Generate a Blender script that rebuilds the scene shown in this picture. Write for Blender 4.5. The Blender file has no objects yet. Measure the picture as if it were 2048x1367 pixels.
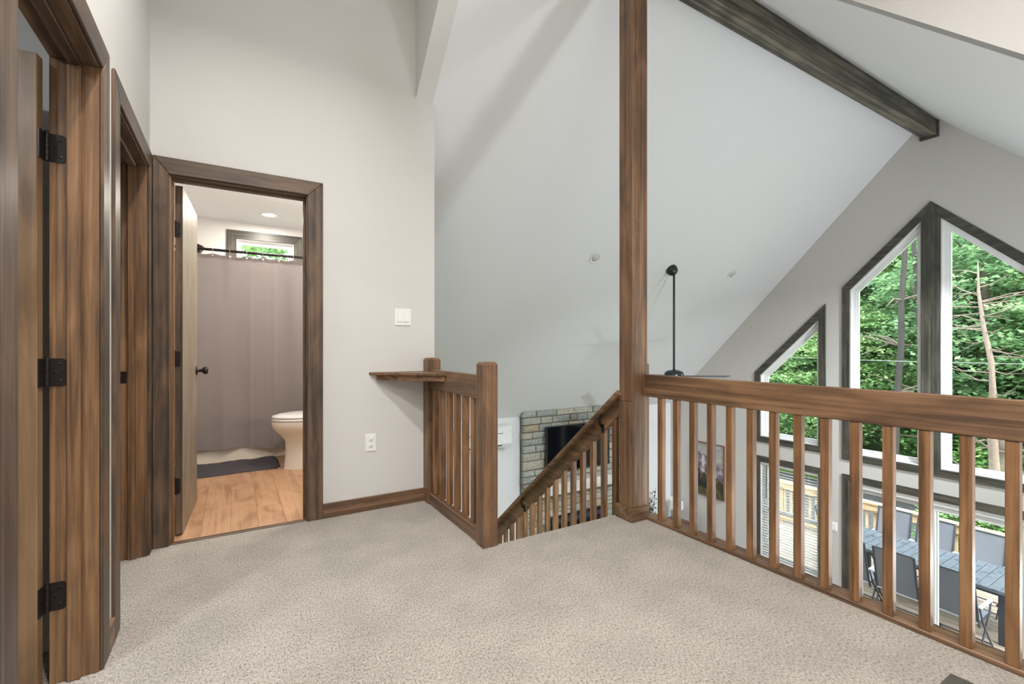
import bpy, bmesh, math, random
import numpy as np
from mathutils import Vector, Matrix
from mathutils.geometry import tessellate_polygon

S = bpy.context.scene
COL = S.collection
PI = math.pi
random.seed(7)
RNG = np.random.default_rng(11)

# ------------------------------------------------------------------ camera, world, sun, exposure
EYE = 1.095
cam_d = bpy.data.cameras.new('camera')
cam = bpy.data.objects.new('camera', cam_d)
COL.objects.link(cam)
cam.location = (0, 0, EYE)
cam.rotation_euler = (PI / 2, 0, math.radians(-30.92))
cam_d.sensor_width = 36.0
cam_d.lens = 927.19 / 2048 * 36.0
cam_d.shift_y = 8.14 / 2048
cam_d.clip_start = 0.02
cam_d.clip_end = 300
S.camera = cam

world = bpy.data.worlds.new('overcast_sky')
S.world = world
world.use_nodes = True
bgn = world.node_tree.nodes['Background']
bgn.inputs[0].default_value = (0.82, 0.91, 1.0, 1)
bgn.inputs[1].default_value = 7.5

sun_d = bpy.data.lights.new('sun', 'SUN')
sun_d.energy = 7.0
sun_d.angle = 0.6
sun_d.color = (1.0, 0.97, 0.9)
sun = bpy.data.objects.new('sun', sun_d)
COL.objects.link(sun)
sun.rotation_euler = (math.radians(38), math.radians(-20), 0)

S.view_settings.view_transform = 'Standard'
S.view_settings.look = 'None'
S.view_settings.exposure = 0.0
S.view_settings.gamma = 1.0
S.view_settings.use_curve_mapping = False
LOFT_W, GREAT_W, BATH_W, ROOM_W, UP_W = 42.0, 40.0, 19.0, 26.0, 66.0


# ------------------------------------------------------------------ materials
def new_mat(name):
    m = bpy.data.materials.new(name)
    m.use_nodes = True
    nt = m.node_tree
    return m, nt, nt.nodes['Principled BSDF']


def N(nt, kind, **kw):
    n = nt.nodes.new(kind)
    for k, v in kw.items():
        setattr(n, k, v)
    return n


def L(nt, a, b):
    nt.links.new(a, b)


def plain(name, col, rough=0.5, metal=0.0, bump=0.0, bscale=60.0, spec=None, var=0.0):
    m, nt, p = new_mat(name)
    p.inputs['Base Color'].default_value = (*col, 1)
    p.inputs['Roughness'].default_value = rough
    p.inputs['Metallic'].default_value = metal
    if spec is not None:
        p.inputs['Specular IOR Level'].default_value = spec
    if bump or var:
        tc = N(nt, 'ShaderNodeTexCoord')
        no = N(nt, 'ShaderNodeTexNoise')
        no.inputs['Scale'].default_value = bscale
        no.inputs['Detail'].default_value = 4
        L(nt, tc.outputs['Object'], no.inputs['Vector'])
        if bump:
            b = N(nt, 'ShaderNodeBump')
            b.inputs['Strength'].default_value = bump
            b.inputs['Distance'].default_value = 0.002
            L(nt, no.outputs['Fac'], b.inputs['Height'])
            L(nt, b.outputs['Normal'], p.inputs['Normal'])
        if var:
            mx = N(nt, 'ShaderNodeMix', data_type='RGBA')
            mx.inputs['A'].default_value = (*[c * (1 - var) for c in col], 1)
            mx.inputs['B'].default_value = (*[min(1, c * (1 + var)) for c in col], 1)
            L(nt, no.outputs['Fac'], mx.inputs['Factor'])
            L(nt, mx.outputs['Result'], p.inputs['Base Color'])
    return m


def wood(name, dark, mid, light, axis='Z', rough=0.42, blotch=1.0, grain=1.0, bump=0.12):
    """Stained timber: streaks along one axis, a finer pore grain and large blotches; each object gets its own offset."""
    m, nt, p = new_mat(name)
    tc = N(nt, 'ShaderNodeTexCoord')
    oi = N(nt, 'ShaderNodeObjectInfo')
    ad = N(nt, 'ShaderNodeVectorMath', operation='MULTIPLY_ADD')
    cb = N(nt, 'ShaderNodeCombineXYZ')
    for i in range(3):
        L(nt, oi.outputs['Random'], cb.inputs[i])
    cb2 = N(nt, 'ShaderNodeVectorMath', operation='MULTIPLY')
    cb2.inputs[1].default_value = (37, 53, 71)
    L(nt, cb.outputs[0], cb2.inputs[0])
    ad.inputs[1].default_value = (1, 1, 1)
    L(nt, tc.outputs['Object'], ad.inputs[0])
    L(nt, cb2.outputs[0], ad.inputs[2])

    def noise(along, across, detail, dist=0.0):
        mp = N(nt, 'ShaderNodeMapping')
        sc = [across] * 3
        sc['XYZ'.index(axis)] = along
        mp.inputs['Scale'].default_value = sc
        n = N(nt, 'ShaderNodeTexNoise')
        n.inputs['Scale'].default_value = 1.0
        n.inputs['Detail'].default_value = detail
        n.inputs['Distortion'].default_value = dist
        L(nt, ad.outputs[0], mp.inputs['Vector'])
        L(nt, mp.outputs[0], n.inputs['Vector'])
        return n.outputs['Fac']
    streak = noise(0.8, 42, 6, 0.8)
    pore = noise(6, 170, 2)
    blo = noise(2.2, 6.5, 3, 1.2)
    mix = N(nt, 'ShaderNodeMath', operation='MULTIPLY_ADD')
    mix.inputs[1].default_value = 0.62 * grain
    L(nt, streak, mix.inputs[0])
    mm = N(nt, 'ShaderNodeMath', operation='MULTIPLY_ADD')
    mm.inputs[1].default_value = 0.42 * blotch
    L(nt, blo, mm.inputs[0])
    mo = N(nt, 'ShaderNodeMath', operation='MULTIPLY_ADD')
    mo.inputs[1].default_value = 0.2 * grain
    mo.inputs[2].default_value = 0.5 - 0.31 * grain - 0.21 * blotch - 0.1 * grain
    L(nt, pore, mo.inputs[0])
    L(nt, mo.outputs[0], mm.inputs[2])
    L(nt, mm.outputs[0], mix.inputs[2])
    r = N(nt, 'ShaderNodeValToRGB')
    e = r.color_ramp.elements
    e[0].position = 0.37
    e[0].color = (*dark, 1)
    e[1].position = 0.64
    e[1].color = (*light, 1)
    k = e.new(0.5)
    k.color = (*mid, 1)
    L(nt, mix.outputs[0], r.inputs['Fac'])
    L(nt, r.outputs['Color'], p.inputs['Base Color'])
    p.inputs['Roughness'].default_value = rough
    b = N(nt, 'ShaderNodeBump')
    b.inputs['Strength'].default_value = bump
    b.inputs['Distance'].default_value = 0.002
    L(nt, mix.outputs[0], b.inputs['Height'])
    L(nt, b.outputs['Normal'], p.inputs['Normal'])
    return m


BR = ((0.085, 0.048, 0.027), (0.172, 0.094, 0.05), (0.27, 0.155, 0.083))
WX = wood('stained_wood_x', *BR, axis='X')
WY = wood('stained_wood_y', *BR, axis='Y')
WZ = wood('stained_wood_z', *BR, axis='Z')
BD = ((0.05, 0.033, 0.024), (0.105, 0.066, 0.043), (0.175, 0.11, 0.068))
BAL = wood('baluster_wood', (0.1, 0.047, 0.02), (0.21, 0.103, 0.043), (0.33, 0.175, 0.08), axis='Z')
DX = wood('door_trim_wood_x', *BD, axis='X', blotch=1.5)
DY = wood('door_trim_wood_y', *BD, axis='Y', blotch=1.5)
DZ = wood('door_trim_wood_z', *BD, axis='Z', blotch=1.5)
JZ = wood('jamb_wood', (0.075, 0.04, 0.02), (0.19, 0.1, 0.047), (0.32, 0.18, 0.09), axis='Z', grain=0.95, blotch=0.6)
GR = ((0.032, 0.031, 0.026), (0.066, 0.062, 0.05), (0.125, 0.112, 0.085))
GX = wood('grey_stain_x', *GR, axis='X')
GY = wood('grey_stain_y', *GR, axis='Y')
GZ = wood('grey_stain_z', *GR, axis='Z')
BEAM = wood('beam_wood', (0.035, 0.032, 0.026), (0.085, 0.075, 0.056), (0.19, 0.165, 0.12), axis='X', grain=1.3)
SLAB = wood('birch_door', (0.12, 0.068, 0.034), (0.2, 0.115, 0.058), (0.27, 0.165, 0.09), axis='Z', blotch=1.6, grain=0.5)
SLABP = wood('pale_door', (0.16, 0.13, 0.09), (0.235, 0.2, 0.145), (0.3, 0.255, 0.19), axis='Z', blotch=1.0, grain=0.5)
PINE_X = wood('pine_x', (0.36, 0.23, 0.12), (0.52, 0.36, 0.21), (0.64, 0.48, 0.31), axis='X', rough=0.7)
PINE_Y = wood('pine_y', (0.36, 0.23, 0.12), (0.52, 0.36, 0.21), (0.64, 0.48, 0.31), axis='Y', rough=0.7)
PINE_Z = wood('pine_z', (0.36, 0.23, 0.12), (0.52, 0.36, 0.21), (0.64, 0.48, 0.31), axis='Z', rough=0.7)
DECK = wood('deck_board_wood', (0.2, 0.15, 0.115), (0.35, 0.285, 0.23), (0.46, 0.39, 0.33), axis='Y', rough=0.6)
VINYL = wood('vinyl_plank', (0.36, 0.19, 0.1), (0.52, 0.3, 0.165), (0.6, 0.37, 0.22), axis='Y', rough=0.38, blotch=1.5, grain=0.6)
GFLOOR = wood('great_room_floor', (0.14, 0.09, 0.055), (0.24, 0.16, 0.1), (0.3, 0.21, 0.14), axis='X', rough=0.4)

PAINT = plain('warm_white_wall_paint', (0.665, 0.65, 0.625), 0.85, bump=0.05, bscale=180)
CEIL = plain('ceiling_white_paint', (0.76, 0.765, 0.77), 0.9, bump=0.04, bscale=180)
GPAINT = plain('greige_wall_paint', (0.6, 0.575, 0.54), 0.85, bump=0.05, bscale=180)
WHITE = plain('white_vinyl', (0.82, 0.82, 0.81), 0.35)
PLATE = plain('white_plate_plastic', (0.86, 0.85, 0.83), 0.3)
SLOT = plain('dark_slot', (0.03, 0.03, 0.03), 0.6)
BRONZE = plain('oil_rubbed_bronze', (0.018, 0.013, 0.011), 0.38, metal=0.35)
BLACK = plain('black_metal', (0.012, 0.014, 0.015), 0.35, metal=0.2)
FANB = plain('fan_black', (0.012, 0.02, 0.022), 0.25)
CERAM = plain('cream_ceramic', (0.82, 0.76, 0.66), 0.12)
TUBM = plain('cream_tub', (0.8, 0.74, 0.62), 0.2)
MAT = plain('dark_bath_mat', (0.065, 0.058, 0.064), 0.9, bump=0.6, bscale=350, var=0.25)
CHROME = plain('bright_alloy', (0.5, 0.52, 0.56), 0.35, metal=0.6)
ALU = plain('charcoal_alloy', (0.045, 0.048, 0.06), 0.4, metal=0.3)
TVS = plain('tv_screen', (0.004, 0.004, 0.006), 0.08)
TVB = plain('tv_bezel', (0.06, 0.065, 0.075), 0.25, metal=0.6)
CERW = plain('white_lamp_shade', (0.74, 0.73, 0.7), 0.8)
LEATHER = plain('brown_leather', (0.1, 0.05, 0.035), 0.5, bump=0.3, bscale=120)
POT = plain('woven_pot', (0.35, 0.3, 0.24), 0.8)
BARK = plain('grey_brown_bark', (0.11, 0.085, 0.065), 0.9, bump=1.0, bscale=14, var=0.45)
BARKD = plain('dark_bark', (0.036, 0.031, 0.027), 0.9, bump=1.0, bscale=14, var=0.4)
BARKP = plain('pale_dead_bark', (0.21, 0.155, 0.125), 0.9, bump=1.0, bscale=18, var=0.35)
CABLE = plain('pale_cable', (0.4, 0.41, 0.43), 0.5)
REG = plain('register_metal', (0.12, 0.115, 0.1), 0.45, metal=0.4)
MIRRORRED = plain('fabric_red', (0.6, 0.04, 0.03), 0.7)


def carpet_mat():
    m, nt, p = new_mat('berber_carpet')
    tc = N(nt, 'ShaderNodeTexCoord')
    mp = N(nt, 'ShaderNodeMapping')
    mp.inputs['Rotation'].default_value = (0, 0, math.radians(4))
    mp.inputs['Scale'].default_value = (195, 125, 70)
    L(nt, tc.outputs['Object'], mp.inputs['Vector'])
    nd = N(nt, 'ShaderNodeTexNoise')
    nd.inputs['Scale'].default_value = 1.3
    L(nt, mp.outputs[0], nd.inputs['Vector'])
    off = N(nt, 'ShaderNodeVectorMath', operation='MULTIPLY_ADD')
    off.inputs[1].default_value = (0.9, 0.9, 0.9)
    L(nt, nd.outputs['Color'], off.inputs[0])
    L(nt, mp.outputs[0], off.inputs[2])
    vo = N(nt, 'ShaderNodeTexVoronoi')
    vo.inputs['Scale'].default_value = 1.0
    L(nt, off.outputs[0], vo.inputs['Vector'])
    no = N(nt, 'ShaderNodeTexNoise')
    no.inputs['Scale'].default_value = 0.75
    no.inputs['Detail'].default_value = 5
    no.inputs['Roughness'].default_value = 0.7
    L(nt, mp.outputs[0], no.inputs['Vector'])
    big = N(nt, 'ShaderNodeTexNoise')
    big.inputs['Scale'].default_value = 4.0
    big.inputs['Detail'].default_value = 3
    L(nt, tc.outputs['Object'], big.inputs['Vector'])
    r = N(nt, 'ShaderNodeValToRGB')
    e = r.color_ramp.elements
    e[0].position = 0.34
    e[0].color = (0.22, 0.195, 0.165, 1)
    e[1].position = 0.62
    e[1].color = (0.68, 0.635, 0.575, 1)
    k = e.new(0.47)
    k.color = (0.51, 0.468, 0.412, 1)
    L(nt, no.outputs['Fac'], r.inputs['Fac'])
    mx = N(nt, 'ShaderNodeMix', data_type='RGBA', blend_type='MULTIPLY')
    mx.inputs['Factor'].default_value = 1.0
    r2 = N(nt, 'ShaderNodeValToRGB')
    r2.color_ramp.elements[0].color = (0.86, 0.86, 0.86, 1)
    r2.color_ramp.elements[0].position = 0.35
    r2.color_ramp.elements[1].position = 0.65
    L(nt, big.outputs['Fac'], r2.inputs['Fac'])
    L(nt, r.outputs['Color'], mx.inputs['A'])
    L(nt, r2.outputs['Color'], mx.inputs['B'])
    L(nt, mx.outputs['Result'], p.inputs['Base Color'])
    p.inputs['Roughness'].default_value = 0.95
    p.inputs['Specular IOR Level'].default_value = 0.1
    hh = N(nt, 'ShaderNodeMath', operation='SUBTRACT')
    L(nt, no.outputs['Fac'], hh.inputs[0])
    L(nt, vo.outputs['Distance'], hh.inputs[1])
    b = N(nt, 'ShaderNodeBump')
    b.inputs['Strength'].default_value = 0.9
    b.inputs['Distance'].default_value = 0.006
    L(nt, hh.outputs[0], b.inputs['Height'])
    L(nt, b.outputs['Normal'], p.inputs['Normal'])
    return m


def glass_mat():
    m = bpy.data.materials.new('window_glass')
    m.use_nodes = True
    nt = m.node_tree
    nt.nodes.clear()
    o = N(nt, 'ShaderNodeOutputMaterial')
    mx = N(nt, 'ShaderNodeMixShader')
    t = N(nt, 'ShaderNodeBsdfTransparent')
    t.inputs[0].default_value = (0.95, 0.97, 0.96, 1)
    g = N(nt, 'ShaderNodeBsdfGlossy')
    g.inputs['Roughness'].default_value = 0.0
    f = N(nt, 'ShaderNodeFresnel')
    f.inputs['IOR'].default_value = 1.3
    L(nt, f.outputs[0], mx.inputs[0])
    L(nt, t.outputs[0], mx.inputs[1])
    L(nt, g.outputs[0], mx.inputs[2])
    L(nt, mx.outputs[0], o.inputs['Surface'])
    return m


def emit_mat(name, col, s):
    m, nt, p = new_mat(name)
    p.inputs['Base Color'].default_value = (0.9, 0.9, 0.9, 1)
    p.inputs['Emission Color'].default_value = (*col, 1)
    p.inputs['Emission Strength'].default_value = s
    return m


def leaf_mat(name, c0, c1, c2):
    m, nt, p = new_mat(name)
    at = N(nt, 'ShaderNodeAttribute', attribute_name='tone')
    r = N(nt, 'ShaderNodeValToRGB')
    e = r.color_ramp.elements
    e[0].position = 0.0
    e[0].color = (*c0, 1)
    e[1].position = 1.0
    e[1].color = (*c2, 1)
    k = e.new(0.55)
    k.color = (*c1, 1)
    L(nt, at.outputs['Fac'], r.inputs['Fac'])
    L(nt, r.outputs['Color'], p.inputs['Base Color'])
    p.inputs['Roughness'].default_value = 0.5
    tr = N(nt, 'ShaderNodeBsdfTranslucent')
    L(nt, r.outputs['Color'], tr.inputs[0])
    mx = N(nt, 'ShaderNodeMixShader')
    mx.inputs[0].default_value = 0.5
    out = nt.nodes['Material Output']
    L(nt, p.outputs[0], mx.inputs[1])
    L(nt, tr.outputs[0], mx.inputs[2])
    L(nt, mx.outputs[0], out.inputs['Surface'])
    return m


def ramp_noise_mat(name, cols, scale, rough=0.8, bump=0.3, dist=0.01, detail=6, stretch=(1, 1, 1)):
    m, nt, p = new_mat(name)
    tc = N(nt, 'ShaderNodeTexCoord')
    oi = N(nt, 'ShaderNodeObjectInfo')
    mp = N(nt, 'ShaderNodeMapping')
    mp.inputs['Scale'].default_value = stretch
    L(nt, tc.outputs['Object'], mp.inputs['Vector'])
    no = N(nt, 'ShaderNodeTexNoise', noise_dimensions='4D')
    no.inputs['Scale'].default_value = scale
    no.inputs['Detail'].default_value = detail
    ml = N(nt, 'ShaderNodeMath', operation='MULTIPLY')
    ml.inputs[1].default_value = 40
    L(nt, oi.outputs['Random'], ml.inputs[0])
    L(nt, ml.outputs[0], no.inputs['W'])
    L(nt, mp.outputs[0], no.inputs['Vector'])
    r = N(nt, 'ShaderNodeValToRGB')
    e = r.color_ramp.elements
    n = len(cols)
    e[0].position, e[0].color = 0.3, (*cols[0], 1)
    e[1].position, e[1].color = 0.7, (*cols[-1], 1)
    for i in range(1, n - 1):
        k = e.new(0.3 + 0.4 * i / (n - 1))
        k.color = (*cols[i], 1)
    L(nt, no.outputs['Fac'], r.inputs['Fac'])
    L(nt, r.outputs['Color'], p.inputs['Base Color'])
    p.inputs['Roughness'].default_value = rough
    b = N(nt, 'ShaderNodeBump')
    b.inputs['Strength'].default_value = bump
    b.inputs['Distance'].default_value = dist
    L(nt, no.outputs['Fac'], b.inputs['Height'])
    L(nt, b.outputs['Normal'], p.inputs['Normal'])
    return m


def stone_mat():
    m = ramp_noise_mat('ashlar_stone', [(0.2, 0.205, 0.19), (0.36, 0.36, 0.325), (0.5, 0.485, 0.44)], 9, 0.85, 0.5, 0.008)
    nt = m.node_tree
    p = nt.nodes['Principled BSDF']
    src = p.inputs['Base Color'].links[0].from_socket
    oi = N(nt, 'ShaderNodeObjectInfo')
    r = N(nt, 'ShaderNodeValToRGB')
    r.color_ramp.interpolation = 'CONSTANT'
    cols = [(0, (0.95, 0.97, 0.95)), (0.3, (1.0, 0.98, 0.9)), (0.52, (0.8, 0.85, 0.86)), (0.68, (1.1, 1.04, 0.9)),
            (0.82, (1.0, 0.84, 0.66)), (0.9, (0.72, 0.64, 0.56))]
    e = r.color_ramp.elements
    e[0].position, e[0].color = 0, (*cols[0][1], 1)
    e[1].position, e[1].color = cols[1][0], (*cols[1][1], 1)
    for pos, c in cols[2:]:
        k = e.new(pos)
        k.color = (*c, 1)
    L(nt, oi.outputs['Random'], r.inputs['Fac'])
    mx = N(nt, 'ShaderNodeMix', data_type='RGBA', blend_type='MULTIPLY')
    mx.inputs['Factor'].default_value = 1
    L(nt, src, mx.inputs['A'])
    L(nt, r.outputs['Color'], mx.inputs['B'])
    L(nt, mx.outputs['Result'], p.inputs['Base Color'])
    return m


def curtain_mat():
    m, nt, p = new_mat('waffle_curtain_fabric')
    tc = N(nt, 'ShaderNodeTexCoord')
    sx = N(nt, 'ShaderNodeSeparateXYZ')
    L(nt, tc.outputs['Object'], sx.inputs[0])
    hs = []
    for o, k in ((0, 2 * PI / 0.012), (2, 2 * PI / 0.012)):
        a = N(nt, 'ShaderNodeMath', operation='MULTIPLY')
        a.inputs[1].default_value = k
        L(nt, sx.outputs[o], a.inputs[0])
        s = N(nt, 'ShaderNodeMath', operation='SINE')
        L(nt, a.outputs[0], s.inputs[0])
        hs.append(s)
    mx = N(nt, 'ShaderNodeMath', operation='MAXIMUM')
    L(nt, hs[0].outputs[0], mx.inputs[0])
    L(nt, hs[1].outputs[0], mx.inputs[1])
    b = N(nt, 'ShaderNodeBump')
    b.inputs['Strength'].default_value = 0.7
    b.inputs['Distance'].default_value = 0.002
    L(nt, mx.outputs[0], b.inputs['Height'])
    L(nt, b.outputs['Normal'], p.inputs['Normal'])
    p.inputs['Base Color'].default_value = (0.34, 0.295, 0.29, 1)
    p.inputs['Roughness'].default_value = 0.85
    tr = N(nt, 'ShaderNodeBsdfTranslucent')
    tr.inputs[0].default_value = (0.33, 0.29, 0.285, 1)
    ms = N(nt, 'ShaderNodeMixShader')
    ms.inputs[0].default_value = 0.3
    L(nt, p.outputs[0], ms.inputs[1])
    L(nt, tr.outputs[0], ms.inputs[2])
    L(nt, ms.outputs[0], nt.nodes['Material Output'].inputs['Surface'])
    return m


def painting_mat():
    """A mountain landscape in oils: grey sky, snowy violet peaks, dark conifers, a meadow."""
    m, nt, p = new_mat('mountain_painting')
    tc = N(nt, 'ShaderNodeTexCoord')
    sx = N(nt, 'ShaderNodeSeparateXYZ')
    L(nt, tc.outputs['Generated'], sx.inputs[0])
    Yv, Zv = sx.outputs[1], sx.outputs[2]

    def noise(sc, det=6, st=(1, 1, 1)):
        mp = N(nt, 'ShaderNodeMapping')
        mp.inputs['Scale'].default_value = st
        L(nt, tc.outputs['Generated'], mp.inputs['Vector'])
        n = N(nt, 'ShaderNodeTexNoise')
        n.inputs['Scale'].default_value = sc
        n.inputs['Detail'].default_value = det
        L(nt, mp.outputs[0], n.inputs['Vector'])
        return n.outputs['Fac']

    def mth(op, a, b=None, c=None):
        n = N(nt, 'ShaderNodeMath', operation=op)
        for i, v in enumerate((a, b, c)):
            if v is None:
                continue
            if isinstance(v, (int, float)):
                n.inputs[i].default_value = v
            else:
                L(nt, v, n.inputs[i])
        return n.outputs[0]

    def ramp(f, cols):
        r = N(nt, 'ShaderNodeValToRGB')
        e = r.color_ramp.elements
        e[0].position, e[0].color = cols[0][0], (*cols[0][1], 1)
        e[1].position, e[1].color = cols[-1][0], (*cols[-1][1], 1)
        for pos, c in cols[1:-1]:
            k = e.new(pos)
            k.color = (*c, 1)
        L(nt, f, r.inputs['Fac'])
        return r.outputs['Color']

    def over(mask, a, b):
        x = N(nt, 'ShaderNodeMix', data_type='RGBA')
        L(nt, mask, x.inputs['Factor'])
        L(nt, a, x.inputs['A'])
        L(nt, b, x.inputs['B'])
        return x.outputs['Result']
    sky = ramp(noise(4, 6, (1, 1, 2)), [(0.3, (0.3, 0.3, 0.29)), (0.7, (0.55, 0.54, 0.5))])
    mt = ramp(noise(7, 8), [(0.36, (0.1, 0.08, 0.1)), (0.52, (0.25, 0.2, 0.24)), (0.62, (0.6, 0.58, 0.55))])
    ridge = mth('ADD', mth('MULTIPLY', noise(3, 5, (1, 1, 0.01)), 0.35), mth('MULTIPLY', Yv, 0.28))
    msk = mth('GREATER_THAN', mth('ADD', ridge, 0.42), Zv)
    c = over(msk, sky, mt)
    fg = ramp(noise(9, 6), [(0.35, (0.02, 0.025, 0.018)), (0.55, (0.08, 0.065, 0.035)), (0.7, (0.22, 0.17, 0.1))])
    fm = mth('GREATER_THAN', mth('ADD', mth('MULTIPLY', noise(6, 5, (1, 1, 0.3)), 0.3), mth('MULTIPLY_ADD', Yv, 0.22, 0.14)), Zv)
    c = over(fm, c, fg)
    tr = mth('GREATER_THAN', mth('ADD', mth('MULTIPLY', noise(30, 3, (1, 1, 0.05)), 0.5), mth('MULTIPLY_ADD', Yv, 0.5, -0.28)), Zv)
    trm = mth('MULTIPLY', tr, mth('GREATER_THAN', Zv, 0.1))
    tcol = N(nt, 'ShaderNodeRGB')
    tcol.outputs[0].default_value = (0.012, 0.016, 0.013, 1)
    c = over(trm, c, tcol.outputs[0])
    gm = mth('LESS_THAN', Zv, mth('MULTIPLY_ADD', noise(5, 3), 0.2, 0.05))
    gc = ramp(noise(12, 5), [(0.35, (0.03, 0.035, 0.015)), (0.65, (0.14, 0.13, 0.05))])
    c = over(gm, c, gc)
    L(nt, c, p.inputs['Base Color'])
    p.inputs['Roughness'].default_value = 0.6
    return m


def wet_table_mat():
    m = ramp_noise_mat('wet_slate_slat', [(0.025, 0.03, 0.036), (0.085, 0.1, 0.12), (0.1, 0.115, 0.135), (0.105, 0.12, 0.14)], 11, 0.28, 0.05, 0.002, 8)
    return m


CARPET = carpet_mat()
GLASS = glass_mat()
STONE = stone_mat()
MORTAR = plain('dark_mortar', (0.12, 0.115, 0.1), 0.95, bump=0.5, bscale=60)
MANTEL = ramp_noise_mat('cream_mantel_stone', [(0.42, 0.41, 0.37), (0.56, 0.54, 0.49), (0.62, 0.6, 0.54)], 6, 0.7, 0.2)
CURT = curtain_mat()
PAINTING = painting_mat()
SLING = plain('charcoal_sling', (0.15, 0.155, 0.18), 0.8, bump=0.5, bscale=500, var=0.3)
WET = wet_table_mat()
LEAF_A = leaf_mat('maple_leaf', (0.145, 0.265, 0.105), (0.235, 0.4, 0.155), (0.52, 0.63, 0.28))
LEAF_B = leaf_mat('deep_green_leaf', (0.135, 0.255, 0.125), (0.225, 0.385, 0.19), (0.42, 0.56, 0.29))
LEAF_C = leaf_mat('lime_leaf', (0.1, 0.23, 0.075), (0.23, 0.44, 0.15), (0.48, 0.64, 0.26))
LEAF_P = leaf_mat('olive_leaf', (0.02, 0.06, 0.025), (0.05, 0.12, 0.05), (0.1, 0.2, 0.09))
GROUND = ramp_noise_mat('forest_floor', [(0.13, 0.1, 0.07), (0.2, 0.15, 0.1), (0.17, 0.31, 0.06), (0.3, 0.48, 0.09)], 0.33, 0.95, 0.5, 0.05, 9)
GRAVEL = ramp_noise_mat('grey_gravel', [(0.035, 0.036, 0.038), (0.075, 0.075, 0.078), (0.13, 0.13, 0.132)], 18, 0.95, 0.8, 0.02, 8)


# ------------------------------------------------------------------ geometry helpers
class MB:
    def __init__(self):
        self.v, self.f, self.smooth = [], [], []

    def add(self, vs, fs, sm=False):
        b = len(self.v)
        self.v += [tuple(p) for p in vs]
        self.f += [tuple(b + i for i in f) for f in fs]
        self.smooth += [sm] * len(fs)
        return self

    def box(self, x0, x1, y0, y1, z0, z1):
        if x0 > x1: x0, x1 = x1, x0
        if y0 > y1: y0, y1 = y1, y0
        if z0 > z1: z0, z1 = z1, z0
        vs = [(x0, y0, z0), (x1, y0, z0), (x1, y1, z0), (x0, y1, z0), (x0, y0, z1), (x1, y0, z1), (x1, y1, z1), (x0, y1, z1)]
        return self.add(vs, [(0, 3, 2, 1), (4, 5, 6, 7), (0, 1, 5, 4), (1, 2, 6, 5), (2, 3, 7, 6), (3, 0, 4, 7)])

    def prism(self, poly, axis, lo, hi):
        """Polygon in the two other axes (in xyz order) pushed along an axis."""
        def mk(a, b, t):
            return {'X': (t, a, b), 'Y': (a, t, b), 'Z': (a, b, t)}[axis]
        n = len(poly)
        vs = [mk(a, b, lo) for a, b in poly] + [mk(a, b, hi) for a, b in poly]
        fs = [tuple(range(n))[::-1], tuple(range(n, 2 * n))]
        fs += [(i, (i + 1) % n, n + (i + 1) % n, n + i) for i in range(n)]
        return self.add(vs, fs)

    def tube(self, pts, r, n=10, cap=True):
        pts = [Vector(p) for p in pts]
        rs = r if isinstance(r, (list, tuple)) else [r] * len(pts)
        rings = []
        ref = Vector((0, 0, 1))
        for i, p in enumerate(pts):
            d = (pts[min(i + 1, len(pts) - 1)] - pts[max(i - 1, 0)]).normalized()
            a = d.cross(ref)
            if a.length < 1e-3:
                a = d.cross(Vector((1, 0, 0)))
            a.normalize()
            b = d.cross(a)
            rings.append([p + (a * math.cos(t) + b * math.sin(t)) * rs[i] for t in [2 * PI * k / n for k in range(n)]])
        vs = [q for rg in rings for q in rg]
        fs = []
        for i in range(len(pts) - 1):
            for k in range(n):
                fs.append((i * n + k, i * n + (k + 1) % n, (i + 1) * n + (k + 1) % n, (i + 1) * n + k))
        self.add(vs, fs, True)
        if cap:
            self.add(rings[0], [tuple(range(n))])
            self.add(rings[-1], [tuple(range(n))[::-1]])
        return self

    def lathe(self, prof, c=(0, 0, 0), n=24, axis='Z'):
        vs = []
        for r, h in prof:
            for k in range(n):
                t = 2 * PI * k / n
                a, b = r * math.cos(t), r * math.sin(t)
                vs.append({'Z': (c[0] + a, c[1] + b, c[2] + h), 'X': (c[0] + h, c[1] + a, c[2] + b), 'Y': (c[0] + a, c[1] + h, c[2] + b)}[axis])
        fs = []
        for i in range(len(prof) - 1):
            for k in range(n):
                fs.append((i * n + k, i * n + (k + 1) % n, (i + 1) * n + (k + 1) % n, (i + 1) * n + k))
        self.add(vs, fs, True)
        return self

    def loft(self, rings, caps=True):
        n = len(rings[0])
        vs = [q for rg in rings for q in rg]
        fs = []
        for i in range(len(rings) - 1):
            for k in range(n):
                fs.append((i * n + k, i * n + (k + 1) % n, (i + 1) * n + (k + 1) % n, (i + 1) * n + k))
        self.add(vs, fs, True)
        if caps:
            self.add(rings[0], [tuple(range(n))[::-1]])
            self.add(rings[-1], [tuple(range(n))])
        return self

    def mesh(self, name, mat, bev=0.0):
        me = bpy.data.meshes.new(name)
        me.from_pydata(self.v, [], self.f)
        me.polygons.foreach_set('use_smooth', self.smooth)
        bm = bmesh.new()
        bm.from_mesh(me)
        bmesh.ops.recalc_face_normals(bm, faces=bm.faces)
        if bev:
            bmesh.ops.bevel(bm, geom=[e for e in bm.edges if len(e.link_faces) == 2 and e.calc_face_angle(0) > 0.6],
                            offset=bev, segments=1, affect='EDGES', profile=0.5)
        bm.to_mesh(me)
        bm.free()
        me.materials.append(mat)
        return me


def put(name, me, parent=None):
    o = bpy.data.objects.new(name, me)
    COL.objects.link(o)
    if parent is not None:
        o.parent = parent
        if not parent.get('_local'):
            o.matrix_parent_inverse = Matrix.Translation(parent['_at']).inverted()
    return o


def build(mb, name, mat, parent=None, bev=0.0):
    return put(name, mb.mesh(name, mat, bev), parent)


def bx(name, lims, mat, parent=None, bev=0.0):
    return build(MB().box(*lims), name, mat, parent, bev)


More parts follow.
